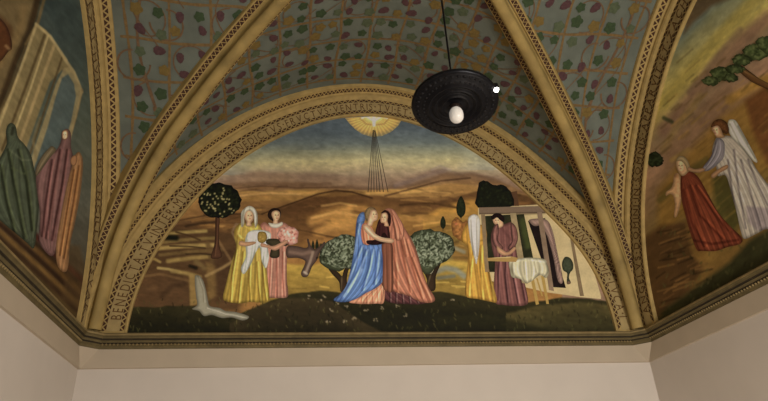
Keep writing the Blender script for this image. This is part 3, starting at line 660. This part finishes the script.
def f(c):
    for i in range(120): c.stroke([(rs.uniform(478,512), rs.uniform(178,208))], 1.5, [(46,50,28),(16,18,10),(34,38,22)][rs.randint(3)], .6)
shape('painted_bush', 'B', [(478,208),(477,194),(479,183),(484,180),(490,183),(494,186),(500,184),(507,188),(512,195),(511,207)], (28,30,18), f, MU, 2, .8, False, 'dark bush above the porch beam')
shape('painted_chimney', 'B', [(511,192),(517,191),(519,206),(512,206)], (84,58,38), None, MU, 1, .8, True)
def f(c):
    folds(c, [[(506,252),(505,275),(508,302)],[(512,252),(513,276),(518,303)],[(500,252),(498,275),(498,300)],[(518,256),(521,278),(525,300)]], 1.3, (60,34,38), (140,96,92), .75)
    c.stroke([(500,222),(504,232),(512,240)], 2, (84,52,48), .5); c.stroke([(493,226),(494,238),(502,246)], 1.6, (146,100,84), .6); c.mottle(3, .07, 59)
mv = shape('painted_woman', 'B', [(494,226),(498,222),(504,224),(511,222),(516,226),(518,236),(517,246),(519,258),(523,276),(528,298),(526,305),(514,306),(504,305),(495,302),(494,280),(495,262),(492,248),(491,236)], (112,72,66), f, MU, 3, .7, False, 'painted woman in a mauve dress bending over the table')
for pl in ([(494,226),(498,224),(499,232),(498,240),(503,247),(501,250),(495,247),(492,240),(492,232)], [(511,223),(516,227),(518,237),(516,245),(510,250),(508,247),(512,241),(511,234)]):
    shape('sleeve', 'B', pl, (124,82,74), lambda c: c.mottle(3, .12, 63), mv, 6, .6, False, None, .5)
shape('hair', 'B', [(491,217),(495,213.4),(500,213.6),(504,217),(504,222),(500,220),(497,217.4),(493,219.6)], (38,22,16), None, mv, 6, .5)
shape('head', 'B', [(492.8,218),(497,216.4),(501,218),(503,222),(503,226),(499,228),(496,225.4),(493.4,222.4)], (204,156,116), lambda c: face(c, 497.4, 220.6, 4.0, -.3, None), mv, 5, .45)
shape('hand', 'B', [(497,246),(503,250),(508,252),(514,247),(516,249),(511,254),(504,255.6),(498,252)], (196,146,106), None, mv, 8, .6)
def f(c):
    folds(c, [[(474,246),(470,268),(468,296)],[(481,246),(480,270),(482,299)],[(487,250),(489,274),(493,301)],[(476,226),(477,234),(475,244)]], 1.5, (134,98,16), (220,182,64), .75); c.stroke([(470,242),(486,240)], 1.2, (134,96,16), .7); c.mottle(3, .08, 61)
yw = shape('painted_woman', 'B', [(464,228),(469,222),(477,224),(484,226),(487,234),(486,244),(487,258),(491,278),(497,301),(490,301.5),(478,299),(466,296),(466,280),(468,258),(467,246),(461,240)], (172,126,30), f, MU, 4, .7, False, 'painted woman in an ochre dress seen from behind')
def f(c): folds(c, [[(471,220),(472,240),(474,260)],[(477,218),(477,238),(477,256)]], 1, (158,146,134), (220,212,200), .7)
shape('veil', 'B', [(468,220),(470,216),(474,214.4),(478,216),(480,222),(480,236),(479,250),(476.5,264),(474.5,258),(471,244),(469,232)], (202,192,180), f, yw, 7, .5)
def f(c): folds(c, [[(512,262),(513,276)],[(524,262),(525,274)],[(534,262),(536,272)]], 1.3, (138,126,98), (206,196,166), .7); c.stroke([(510,262),(526,259),(546,262)], 1.6, (206,196,168), .7)
tb = shape('painted_table', 'B', [(509,262),(516,259),(530,257.6),(544,259),(547,263),(549,272),(546,278),(540,275),(532,281),(526,283),(520,279),(512,277),(510,270)], (178,166,134), f, MU, 8, .6, False, 'table draped with a white cloth')
for p_ in ([(531,280),(534,279),(539,304),(536,305)], [(541,276),(544,275),(549,304),(546.4,304)], [(536,278),(537.6,278),(543,296),(541.5,296)]): shape('leg', 'B', p_, (150,120,56), None, tb, 5, .7, True)
shape('board', 'B', [(487,258),(512,256.5),(518,258),(516,262),(488,261)], (150,118,62), lambda c: c.stroke([(494,257),(510,256.5)], 1.4, (206,180,130), .8), tb, 9, .6, True)
shape('painted_brown_patch', 'B', [(452,222),(457,217),(462,222),(467,220),(468,230),(464,240),(456,238),(452,231)], (140,92,40), lambda c: (c.mottle(2, .35, 4), c.stroke([(456,224)], 2, (176,92,70), .5)), MU, 1, .7)  # ragged mottled brown patch beside the ochre dress, not a certain plant
# ---- right mural
def groundR(c):
    u = (c.x-640)*.62+(c.y)*.78      # runs down to the right
    v = c.x*.68+c.y*.73
    q = v+noise(c.x, c.y, 18, 71, 3, -.8, 3)*8
    xs = [430,470,492,506,522,545,570,600,640,700,760]; cs = [(70,84,92),(88,104,110),(104,112,102),(134,128,88),(172,152,74),(126,104,76),(142,108,82),(108,86,54),(118,94,38),(106,78,32),(62,50,26)]
    c.c = np.stack([np.interp(q, xs, [k_[i] for k_ in cs]) for i in range(3)], 1)
    c.poly([(690,-40),(735,-40),(738,-5),(712,6),(694,22),(684,34)], (88,66,40), .8, 5)
    c.stroke([(760,-5),(720,36),(690,72),(664,104)], 9, (150,132,60), .8); c.stroke([(768,18),(730,52),(704,84),(680,112),(664,130)], 10, (128,94,74), .7)
    c.stroke([(740,30),(714,60),(690,92)], 5, (110,84,72), .5); c.stroke([(700,96),(676,128),(664,150)], 6, (132,108,60), .6)
    c.poly([(664,150),(680,128),(702,104),(730,84),(738,100),(700,140),(680,170),(664,190)], (110,84,58), .55, 6)
    c.poly([(658,190),(690,150),(720,118),(768,84),(800,84),(800,160),(768,170),(700,200),(668,232),(658,236)], (124,92,30), .85, 8)
    c.stroke([(660,200),(690,172),(706,160)], 5, (78,70,32), .7); c.stroke([(672,160),(688,150)], 4, (134,108,50), .6); c.stroke([(730,100),(760,82),(790,70)], 7, (150,112,34), .8)
    c.poly([(745,100),(770,84),(800,80),(800,170),(768,165),(752,130)], (92,54,26), .7, 6)
    c.stroke([(664,118),(672,122)], 3, (54,58,36), .8)
    c.poly([(640,240),(660,226),(690,220),(700,232),(706,262),(690,292),(650,324),(630,330)], (72,50,26), .85, 6)
    c.poly([(686,222),(696,214),(706,240),(712,260),(704,268),(692,256)], (128,96,36), .7, 5)
    for i in range(60):
        x_ = rs.uniform(652, 700); y_ = rs.uniform(228, 310); c.stroke([(x_, y_), (x_+rs.uniform(8, 20), y_-rs.uniform(2, 8))], 1.4, [(104,76,38),(44,32,18),(126,92,44),(60,42,22)][rs.randint(4)], .5)
    c.poly([(650,330),(666,308),(700,284),(730,262),(750,240),(800,210),(860,200),(860,330)], (44,44,24), .92, 6)
    for i in range(120):
        x_ = rs.uniform(660, 800); y_ = rs.uniform(225, 315); c.stroke([(x_, y_), (x_+rs.uniform(-3, 3), y_-rs.uniform(1, 4))], 1.5, [(62,62,32),(34,34,18),(84,76,40)][rs.randint(3)], .5)
    c.poly([(712,178),(724,170),(736,180),(746,214),(734,232),(716,214)], (58,58,26), .75, 6)
    for i in range(120):
        x_ = rs.uniform(655, 800); y_ = rs.uniform(60, 225); l_ = rs.uniform(8, 24); c.stroke([(x_, y_), (x_+l_*.72, y_-l_*.62)], rs.uniform(1, 2.2), [(150,114,44),(74,58,30),(110,84,40),(92,74,36)][rs.randint(4)], .3)
    c.mottle(3, .1, 77, -.7, 3); c.mottle(9, .08, 79)
mr = mural_ground('lunette_mural', 'R', groundR, .0085); tag(mr, 'right side arched mural with a white robed angel on a hillside', 'mural')
def blob(n, x, y, rx, ry, base, cols, seed, par, lab=None, wall='R', layer=2, cnt=90, nm=None):
    rr = np.random.RandomState(seed)
    def f(c):
        for i in range(cnt):
            a = rr.uniform(0, 2*PI); q = rr.uniform(0, 1)**.5; x_ = x+rx*q*math.cos(a); y_ = y+ry*q*math.sin(a); c.stroke([(x_, y_), (x_+rr.uniform(-3, 3), y_+rr.uniform(-2, 2))], 1.6, cols[rr.randint(len(cols))], .7)
    pts = [(x+rx*(1+rr.uniform(-.16, .12))*math.cos(2*PI*i/14), y+ry*(1+rr.uniform(-.16, .12))*math.sin(2*PI*i/14)) for i in range(14)]
    return shape(n, wall, pts, base, f, par, layer, .8, False, lab)
blob('painted_bush', 655, 160, 8, 8, (42,50,30), [(30,38,22),(56,64,38)], 99, mr, 'small dark bush on the hillside', layer=3)
tr_ = shape('painted_tree', 'R', [(733,64),(742,66),(752,73),(762,80),(790,94),(790,99),(760,86),(749,80),(738,71),(731,67)], (96,66,34), lambda c: c.stroke([(735,66),(760,80),(785,94)], 1.2, (140,104,56), .6), mr, 3, .8, False, 'windswept tree with green foliage')
FG = [(86,96,54),(58,68,38),(104,110,66),(46,54,30)]
for i, (x, y, rx, ry) in enumerate([(722,74,13,7),(711,81,9,5),(735,69,10,5),(742,60,10,6),(756,52,14,8),(770,44,14,9),(731,78,8,4)]): blob('foliage', x, y, rx, ry, (74,82,46), FG, 100+i, tr_, layer=3+i)
def f(c):
    folds(c, [[(734,150),(738,185),(746,228)],[(741,160),(750,190),(760,225)],[(728,160),(732,190),(738,230)],[(748,160),(758,185),(768,205)]], 1.8, (92,82,82), (176,164,148), .7); c.poly([(746,206),(768,208),(782,212),(780,236),(756,230),(748,222)], (112,98,104), .6, 3)
    c.mottle(4, .06, 81)
an = shape('painted_angel', 'R', [(716,138),(722,136),(730,136),(738,140),(746,150),(756,168),(768,184),(782,196),(788,222),(784,236),(768,229),(756,234),(745,239),(741,232),(737,214),(732,196),(726,176),(718,176),(716,166),(712,152)], (156,144,130), f, mr, 3, .8, False, 'painted angel in a white robe with raised wing')
def f(c): folds(c, [[(730,124),(740,144),(752,160)],[(734,122),(744,140),(755,158)],[(738,126),(748,144)]], 1.2, (116,110,100), (192,184,166), .6)
shape('wing', 'R', [(728,122),(731,119.4),(736,121),(742,131),(750,146),(757,160),(756,162.6),(750,158),(742,148),(734,140),(729,132)], (190,182,166), f, an, 5, .7)
shape('hair', 'R', [(711,127),(714,121),(720,119),(726,122),(729,129),(727,134),(722,132),(716,127)], (94,60,30), lambda c: c.mottle(1.5, .3, 6), an, 6, .6)
shape('head', 'R', [(712.6,127),(718,125.6),(721,129),(723,134),(725,137),(719,138),(716,137),(714,133),(711.6,130)], (172,132,92), lambda c: face(c, 716, 130.4, 4.4, -.4, None), an, 7, .5)
def f(c): folds(c, [[(716,142),(712,156),(706,166)]], 1.4, (96,88,96), (150,142,146), .7)
shape('sleeve', 'R', [(717,138),(724,142),(724,156),(718,164),(710,170),(704,171),(703,167),(710,158),(714,148)], (128,120,124), f, an, 8, .7)
shape('hand', 'R', [(689,167),(695,169),(703,168),(705,170),(700,172.6),(692,172),(687,170)], (172,130,92), None, an, 9, .6)
shape('hand', 'R', [(726,165),(728,168),(720,173),(714,178),(711,176),(714,172)], (170,128,90), None, an, 9, .6)
def f(c):
    folds(c, [[(690,186),(700,215),(722,238)],[(684,190),(692,222),(704,246)],[(696,186),(712,210),(728,230)]], 2.2, (66,26,14), (150,74,38), .7); c.stroke([(692,240),(712,244),(738,240)], 2, (62,24,14), .6); c.mottle(4, .08, 83)
rd = shape('painted_woman', 'R', [(681,176),(686,170),(692,172),(699,178),(708,194),(718,212),(730,226),(742,238),(740,244),(728,247),(716,251),(702,251),(697,250),(692,238),(686,218),(681,196)], (106,52,30), f, mr, 4, .8, False, 'painted woman wrapped in a brick red cloak')
shape('head', 'R', [(676,160),(680,157),(685,159),(688,165),(688,172),(683,176),(679,173),(676.4,167)], (176,140,100), lambda c: face(c, 681, 166, 4.6, -.3, None), rd, 6, .5)
shape('scarf', 'R', [(676,161),(679,156.4),(684,156.6),(688,161),(690,168),(688,172),(685,165),(681,161)], (160,136,96), None, rd, 7, .5)
shape('painted_child', 'R', [(674,175),(678,173),(681,178),(682,190),(681,202),(677,216),(674,216),(675,204),(673,196),(670,194),(666,196),(666,192),(671,188),(673,183)], (184,140,96), lambda c: (c.stroke([(676,176)], 3, (110,70,40), .5), c.mottle(2, .12, 8)), mr, 3, .6, False, 'small bare child beside the red cloak')

# ---- left mural
def groundL(c):
    c.c[:] = np.stack([np.interp(c.y, [-40,40,120,200,260,330], q) for q in ((44,54,68,76,66,44),(52,60,72,74,60,40),(50,56,62,64,50,32))], 1)
    c.mix((84,86,76), np.clip(noise(c.x, c.y, 20, 91, 3, .8, 2)*.4, 0, .4))
    c.poly([(-200,-40),(44,-60),(42,-10),(36,18),(24,40),(12,80),(-10,130),(-200,240)], (88,70,42), .9, 3)        # great arch
    c.stroke([(40,-10),(30,30),(16,60),(4,94),(-10,130)], 5, (44,32,18), .8); c.stroke([(24,8),(20,30),(8,52),(-10,76)], 6, (98,78,46), .7); c.stroke([(46,-8),(38,22),(26,44)], 2.4, (96,76,44), .8)
    c.stroke([(-4,20),(6,30),(4,46)], 9, (66,40,20), .8)
    c.poly([(36,24),(46,30),(64,58),(74,74),(62,70),(50,82),(40,110),(22,160),(14,190),(-60,260),(-60,150),(0,110),(20,70)], (104,88,56), .95, 1.5)  # facade
    for p_, w_, col in [([(36,26),(20,70),(-4,134)], 2.2, (136,116,76)), ([(45,34),(26,86),(2,150)], 2, (68,54,32)), ([(54,46),(36,96),(14,158)], 2.4, (130,108,70)), ([(62,58),(46,106),(26,166)], 1.6, (70,56,34)), ([(48,36),(30,90),(8,150)], 1.6, (142,122,80)), ([(26,46),(10,90),(-14,140)], 2, (70,56,34)), ([(36,24),(50,36),(66,60)], 2.2, (142,122,80)), ([(64,58),(74,72),(82,92)], 2.2, (140,120,80)), ([(82,90),(76,116),(66,150)], 2, (112,92,60))]: c.stroke(p_, w_, col, .85)
    c.poly([(64,68),(70,67),(78,80),(82,92),(76,118),(68,150),(60,200),(36,200),(28,168),(44,120),(56,84)], (126,108,72), .8, 1.5)
    c.poly([(62,78),(68,74),(74,84),(76,96),(71,122),(62,152),(56,190),(36,190),(34,168),(48,126),(56,96)], (66,74,72), .95, 1.5)
    c.stroke([(40,118),(33,140),(36,160)], 2, (106,90,58), .5)
    for i, (y0, col) in enumerate([(196,(60,24,18)),(204,(46,30,16)),(210,(84,58,24)),(217,(40,24,14)),(224,(92,66,28)),(231,(52,34,18)),(238,(70,52,26)),(246,(40,30,16))]):
        c.stroke([(-40, y0-30), (0, y0+8), (40, y0+44), (84, y0+86)], 4.6, col, .85)
    c.poly([(70,244),(80,246),(90,290),(84,312),(62,300),(66,270)], (70,52,30), .6, 4)
    c.mottle(3, .1, 93, .9, 3); c.mottle(9, .08, 95)
ml = mural_ground('lunette_mural', 'L', groundL, .0075); tag(ml, 'dim left side arched mural with cloaked figures before a stone facade', 'mural')
def f(c): folds(c, [[(8,150),(14,185),(24,238)],[(18,150),(26,180),(32,230)],[(0,165),(6,200),(14,232)]], 2.2, (24,28,18), (70,74,48), .7); c.stroke([(13,128),(12,134)], 2.2, (28,28,20), .7); c.stroke([(10,150),(22,160),(32,160)], 1.6, (84,86,66), .5); c.stroke([(12,168),(24,174),(34,168)], 1.6, (66,70,46), .5); c.mottle(4, .1, 97)
shape('painted_woman', 'L', [(6,132),(8,125),(12,123),(16,127),(18,137),(25,145),(31,155),(34,168),(38,184),(39,205),(37,228),(34,248),(27,243),(14,232),(2,222),(-12,208),(-18,190),(-12,168),(-2,160),(4,150),(7,142)], (60,64,50), f, ml, 4, .8, False, 'painted figure in a deep green cloak')
def f(c): folds(c, [[(60,150),(54,185),(46,238)],[(67,150),(62,185),(52,240)],[(52,160),(46,200),(42,236)]], 1.8, (48,24,26), (116,76,70), .7); c.mottle(4, .1, 99)
q_ = shape('painted_woman', 'L', [(62,136),(64,130),(68,129),(71,134),(71,146),(73,158),(71,176),(67,198),(62,222),(58,246),(52,256),(44,250),(39,240),(40,214),(37,192),(36,176),(40,164),(46,155),(50,148),(55,151),(60,144)], (98,70,66), f, ml, 4, .8, False, 'painted woman in a mauve cloak')
shape('head', 'L', [(62,132),(65,129.6),(68,131),(68,137),(65,140),(62,138)], (126,92,64), lambda c: face(c, 65, 135, 3.2, -.3, None), q_, 5, .5)
shape('wrap', 'L', [(48,149),(52,146),(56,150),(50,158),(40,172),(36,176),(36,168),(42,156)], (98,84,62), None, q_, 6, .6)
def f(c): folds(c, [[(74,170),(68,205),(60,255)],[(79,166),(74,200),(64,258)]], 1.6, (76,44,18), (156,110,58), .7); c.mottle(4, .1, 101)
q_ = shape('painted_woman', 'L', [(72,166),(74,157),(78,152),(81,154),(83,162),(82,178),(80,196),(75,222),(70,246),(68,268),(63,272),(57,264),(56,246),(60,220),(65,194),(69,176)], (128,92,58), f, ml, 5, .8, False, 'painted figure in an orange brown cloak')
shape('head', 'L', [(71,158),(75,155),(77,158),(76,164),(73,166),(70.6,163)], (130,92,60), None, q_, 6, .6)
shape('painted_man', 'L', [(-20,6),(2,20),(10,34),(12,48),(8,52),(2,60),(-6,66),(-24,76),(-30,30)], (70,42,20), lambda c: (c.mottle(4, .15, 9), c.stroke([(6,46),(10,50)], 2.4, (112,84,54), .8)), ml, 3, .9, False, 'brown cloaked figure leaning from the high arch')

# ------------------------------------------------------------------ vine trellis on the webs
vine = {k_: mat('vine_'+k_, c_, .85, noise=.2, scale=40) for k_, c_ in dict(bar=(122,98,62), stem=(112,88,64), green=(60,76,50), olive=(118,98,52), plum=(84,58,60), sage=(84,94,70)).items()}
class WebPaint:
    def __init__(s, side): s.side = side; s.b = {k_: MB() for k_ in vine}
    def pt(s, X, Y, d):
        """X metres across the web (0 in the middle), Y metres from the wall"""
        side = s.side
        a = X/(2.5 if side in 'BF' else DB)
        L_ = (DB if side in 'BF' else 2.5)*(1-abs(a)); b = (Y-.12)/max(L_-.12, .05)
        p = Vector(web_pt(side, a, b)); return p
    def off(s, X, Y, d):
        p = s.pt(X, Y, 0); e = .01; dx = s.pt(X+e, Y, 0)-s.pt(X-e, Y, 0); dy = s.pt(X, Y+e, 0)-s.pt(X, Y-e, 0); n = dx.cross(dy).normalized()
        if n.z > 0: n = -n
        return p+n*d
    def ok(s, X, Y):
        a = abs(X)/(2.5 if s.side in 'BF' else DB); return a < .985 and .12 < Y < (DB if s.side in 'BF' else 2.5)*(1-a)-.10
    def ribbon(s, kind, pts, w_, d=.004):
        run = []; runs = []
        for p in pts:
            if s.ok(*p): run.append(p)
            elif run: runs.append(run); run = []
        if run: runs.append(run)
        for run in runs:
            if len(run) < 2: continue
            rows = []
            for i, p in enumerate(run):
                a = run[max(i-1, 0)]; b = run[min(i+1, len(run)-1)]; tx, ty = b[0]-a[0], b[1]-a[1]; l_ = math.hypot(tx, ty)+1e-9; sl = s.slope(p[0])
                nx, ny = -ty/l_/max(sl if abs(ty) > abs(tx) else 1, 1), tx/l_; ww = w_*(.8+.4*rs.rand())
                rows.append([s.off(p[0]+nx*ww/2, p[1]+ny*ww/2, d), s.off(p[0]-nx*ww/2, p[1]-ny*ww/2, d)])
            s.b[kind].grid(rows)
    def slope(s, X):
        e = .02; a = s.pt(X-e, .3, 0); b = s.pt(X+e, .3, 0); return (b-a).length/(2*e)
    def leaf(s, kind, X, Y, r_, ang):
        if not s.ok(X, Y): return
        sl = s.slope(X); n = 20; v = []
        for i in range(n):
            t = 2*PI*i/n
            if kind == 'plum': q = r_*(.64+.55*max(0, math.cos(t))**4-.10*max(0, -math.cos(t))+.05*math.cos(7*t))
            else: q = r_*(.86+.13*math.cos(5*t)+.05*rs.rand()+.06*math.cos(t))
            v.append(s.off(X+q*math.cos(t+ang)/sl, Y+q*math.sin(t+ang), .007 if kind != 'olive' else .006))
        v.append(s.off(X, Y, .0075)); s.b[kind].add(v, [(i, (i+1) % n, n) for i in range(n)])
import math as _m
labs = {'B': 'vine trellis over the central web', 'L': 'vine trellis over the left web', 'R': 'vine trellis over the right web', 'F': 'vine trellis over the front web'}
ARC = {}
for side in 'BLRF':
    wp_ = WebPaint(side); half = 2.5 if side in 'BF' else DB; depth = DB if side in 'BF' else 2.5
    # positions at equal arc lengths over the barrel
    xs_ = np.linspace(-half*.98, half*.98, 400); pp = [wp_.pt(x_, .3, 0) for x_ in xs_]; al = np.concatenate([[0], np.cumsum([(pp[i+1]-pp[i]).length for i in range(399)])]); al -= al[200]
    cell = .30 if side in 'BF' else .34
    XA = lambda a_: float(np.interp(a_, al, xs_))
    na = int(al[-1]/cell)+1; nb = int(depth/cell)+2
    for i in range(-na, na+1):
        ph = rs.uniform(0, 6); wp_.ribbon('bar', [(XA((i+.5)*cell+.010*_m.sin(j*.5+ph)), .06+j*.06) for j in range(int(depth/.06))], .024)
    for j in range(nb):
        ph = rs.uniform(0, 6); wp_.ribbon('bar', [(XA(a_), .24+j*cell+.014*_m.sin(a_*4+ph)) for a_ in np.arange(al[0], al[-1], .06)], .022)
    for i in range(-na, na+1):
        for j in range(nb):
            X0, Y0 = i*cell, .24+(j+.5)*cell
            # curling stems
            if (i+j) % 2 == 0:
                r_ = cell*.47; a0 = rs.uniform(0, 6); s_ = rs.choice([-1, 1])
                wp_.ribbon('stem', [(XA(X0+r_*_m.cos(a0+s_*t)*(1-.04*t)), Y0+r_*_m.sin(a0+s_*t)*(1-.04*t)) for t in np.arange(0, 4.6, .25)], .012, .005)
            if rs.rand() < .5: wp_.ribbon('stem', [(XA(X0+cell*(t-.5)*1.3), Y0+cell*.35*_m.sin(t*3+i)) for t in np.arange(0, 1.05, .1)], .010, .005)
            kinds = ['plum', 'green', 'olive', 'sage', 'plum', 'green']
            for k_ in range(4):
                kd = kinds[rs.randint(6)]; jx = (k_ % 2-.5)*cell*.52+rs.uniform(-.03, .03); jy = (k_//2-.5)*cell*.52+rs.uniform(-.03, .03)
                wp_.leaf(kd, XA(X0+jx), Y0+jy, rs.uniform(.046, .062), rs.uniform(0, 6))
    if side in 'LR':          # the main stem climbs from each corner to the crown, with loops to both sides
        for sg in (-1, 1):
            tt = np.arange(.0, al[-1]*.96, .04)
            wp_.ribbon('stem', [(XA(sg*t), .42+.10*_m.sin(t*3.1+(0 if side == 'L' else 1.6))) for t in tt], .024, .006)
            for j, t0 in enumerate(np.arange(.3, al[-1]*.8, .36)):
                s_ = 1 if j % 2 else -1; r_ = .15
                wp_.ribbon('stem', [(XA(sg*(t0+r_*_m.sin(q)*(1-.05*q))), .42+s_*(r_*1.05-r_*_m.cos(q)*(1-.06*q))) for q in np.arange(0, 5.0, .2)], .015, .0055)
    root_ = None
    for k_, b_ in wp_.b.items():
        nm = {'bar': 'trellis_bars', 'stem': 'vine_stems', 'green': 'green_leaves', 'olive': 'olive_leaves', 'plum': 'grape_bunches', 'sage': 'sage_leaves'}[k_]
        if root_ is None: root_ = b_.build('vine_painting', vine[k_], ceiling); root_['label'] = labs[side]
        else: b_.build(nm, vine[k_], root_)

# ------------------------------------------------------------------ hanging lamp
LX, LY, LZ = 0.045, -DB, .865+ZO
lamp = empty('pendant_lamp', (LX, LY, LZ)); tag(lamp, 'dark embossed metal dish lamp with white globe bulb hanging from the vault', 'pendant lamp')
iron = mat('dark_iron', (20, 20, 24), .38, .5, noise=.3, scale=18, bump=.25); iron2 = mat('dark_bronze', (40, 30, 27), .5, .4, noise=.25, scale=12)
R_ = .245
m_ = MB(); prof = [(.02,.12),(.05,.115),(.09,.10),(.15,.075),(.2,.06),(R_-.02,.05),(R_,.035),(R_+.004,.02),(R_-.002,.008),(R_-.02,.006),(R_-.05,.0),(R_-.085,-.004),(R_-.090,-.012),(R_-.098,-.010),(.142,.004),(.128,.0),(.120,-.012),(.113,-.008),(.108,.006),(.09,.0),(.078,-.014),(.072,-.010),(.066,.0),(.04,-.006),(.0,-.006)]
m_.lathe(prof, (0,0,0), 72); m_.build('dish', iron, lamp, True)
m_ = MB()
for i in range(40):                       # embossed leaves round the rim
    a = 2*PI*i/40
    for rr_, s_, ph in ((R_-.03, .021, 0), (R_-.064, .018, .5)):
        a2 = a+ph*2*PI/40; cx_, cy_ = rr_*math.cos(a2), rr_*math.sin(a2); z_ = .002 if rr_ < R_-.05 else .006
        q = [Vector((cx_+s_*math.cos(a2+t), cy_+s_*.7*math.sin(a2+t), z_+.006)) for t in (0, PI/3, 2*PI/3, PI, 4*PI/3, 5*PI/3)]
        m_.add([tuple(v) for v in q]+[(cx_, cy_, z_-.014)], [(j, (j+1) % 6, 6) for j in range(6)])
m_.build('embossed_rim', iron, lamp, True)
m_ = MB(); m_.lathe([(.0,.0),(.03,.0),(.034,-.01),(.034,-.03),(.03,-.034)], (0,0,0), 24); m_.build('bulb_socket', iron2, lamp, True)
m_ = MB(); m_.lathe([(.028,-.03),(.034,-.04),(.039,-.055),(.040,-.075),(.038,-.094),(.030,-.110),(.016,-.119),(0,-.121)], (0,0,0), 32)
m_.build('bulb', mat('milk_glass', (206, 200, 190), .25, noise=0, emis=((1, .95, .88), .16)), lamp, True)
m_ = MB(); m_.tube([(0,0,.14),(0,0,1.0),(0,0,3.03-.9)], .006); m_.lathe([(.006,.20),(.016,.19),(.018,.17),(.012,.15),(.03,.14)], (0,0,0), 20); m_.build('rod', iron, lamp, True)
m_ = MB(); m_.lathe([(.006,1.96),(.03,1.98),(.05,2.03),(.055,2.08),(.055,2.12)], (0,0,0), 28); m_.build('ceiling_rose', iron, lamp, True)
# small spotlight on the rim
a = -.62; sx_, sy_ = R_*math.cos(a), R_*math.sin(a)
m_ = MB(); m_.lathe([(.0,.05),(.016,.048),(.018,.02),(.014,.012)], (sx_, sy_, .0), 18); sp = m_.build('spotlight', iron, lamp, True)
m_ = MB(); m_.lathe([(.0,-.006),(.010,-.002),(.0145,.008),(.0145,.014),(0,.014)], (sx_, sy_, .0), 18); m_.build('spotlight_lens', mat('spot_glass', (255, 250, 240), .2, noise=0, emis=((1, .95, .88), 14)), sp, True)

T_ = Matrix.Rotation(math.radians(-9), 4, Vector((2.64, -.92, 0)).normalized())    # the dish hangs a little askew
for ch in lamp.children:
    if ch.name.split('.')[0] not in ('rod', 'ceiling_rose'): ch.matrix_local = T_ @ ch.matrix_local
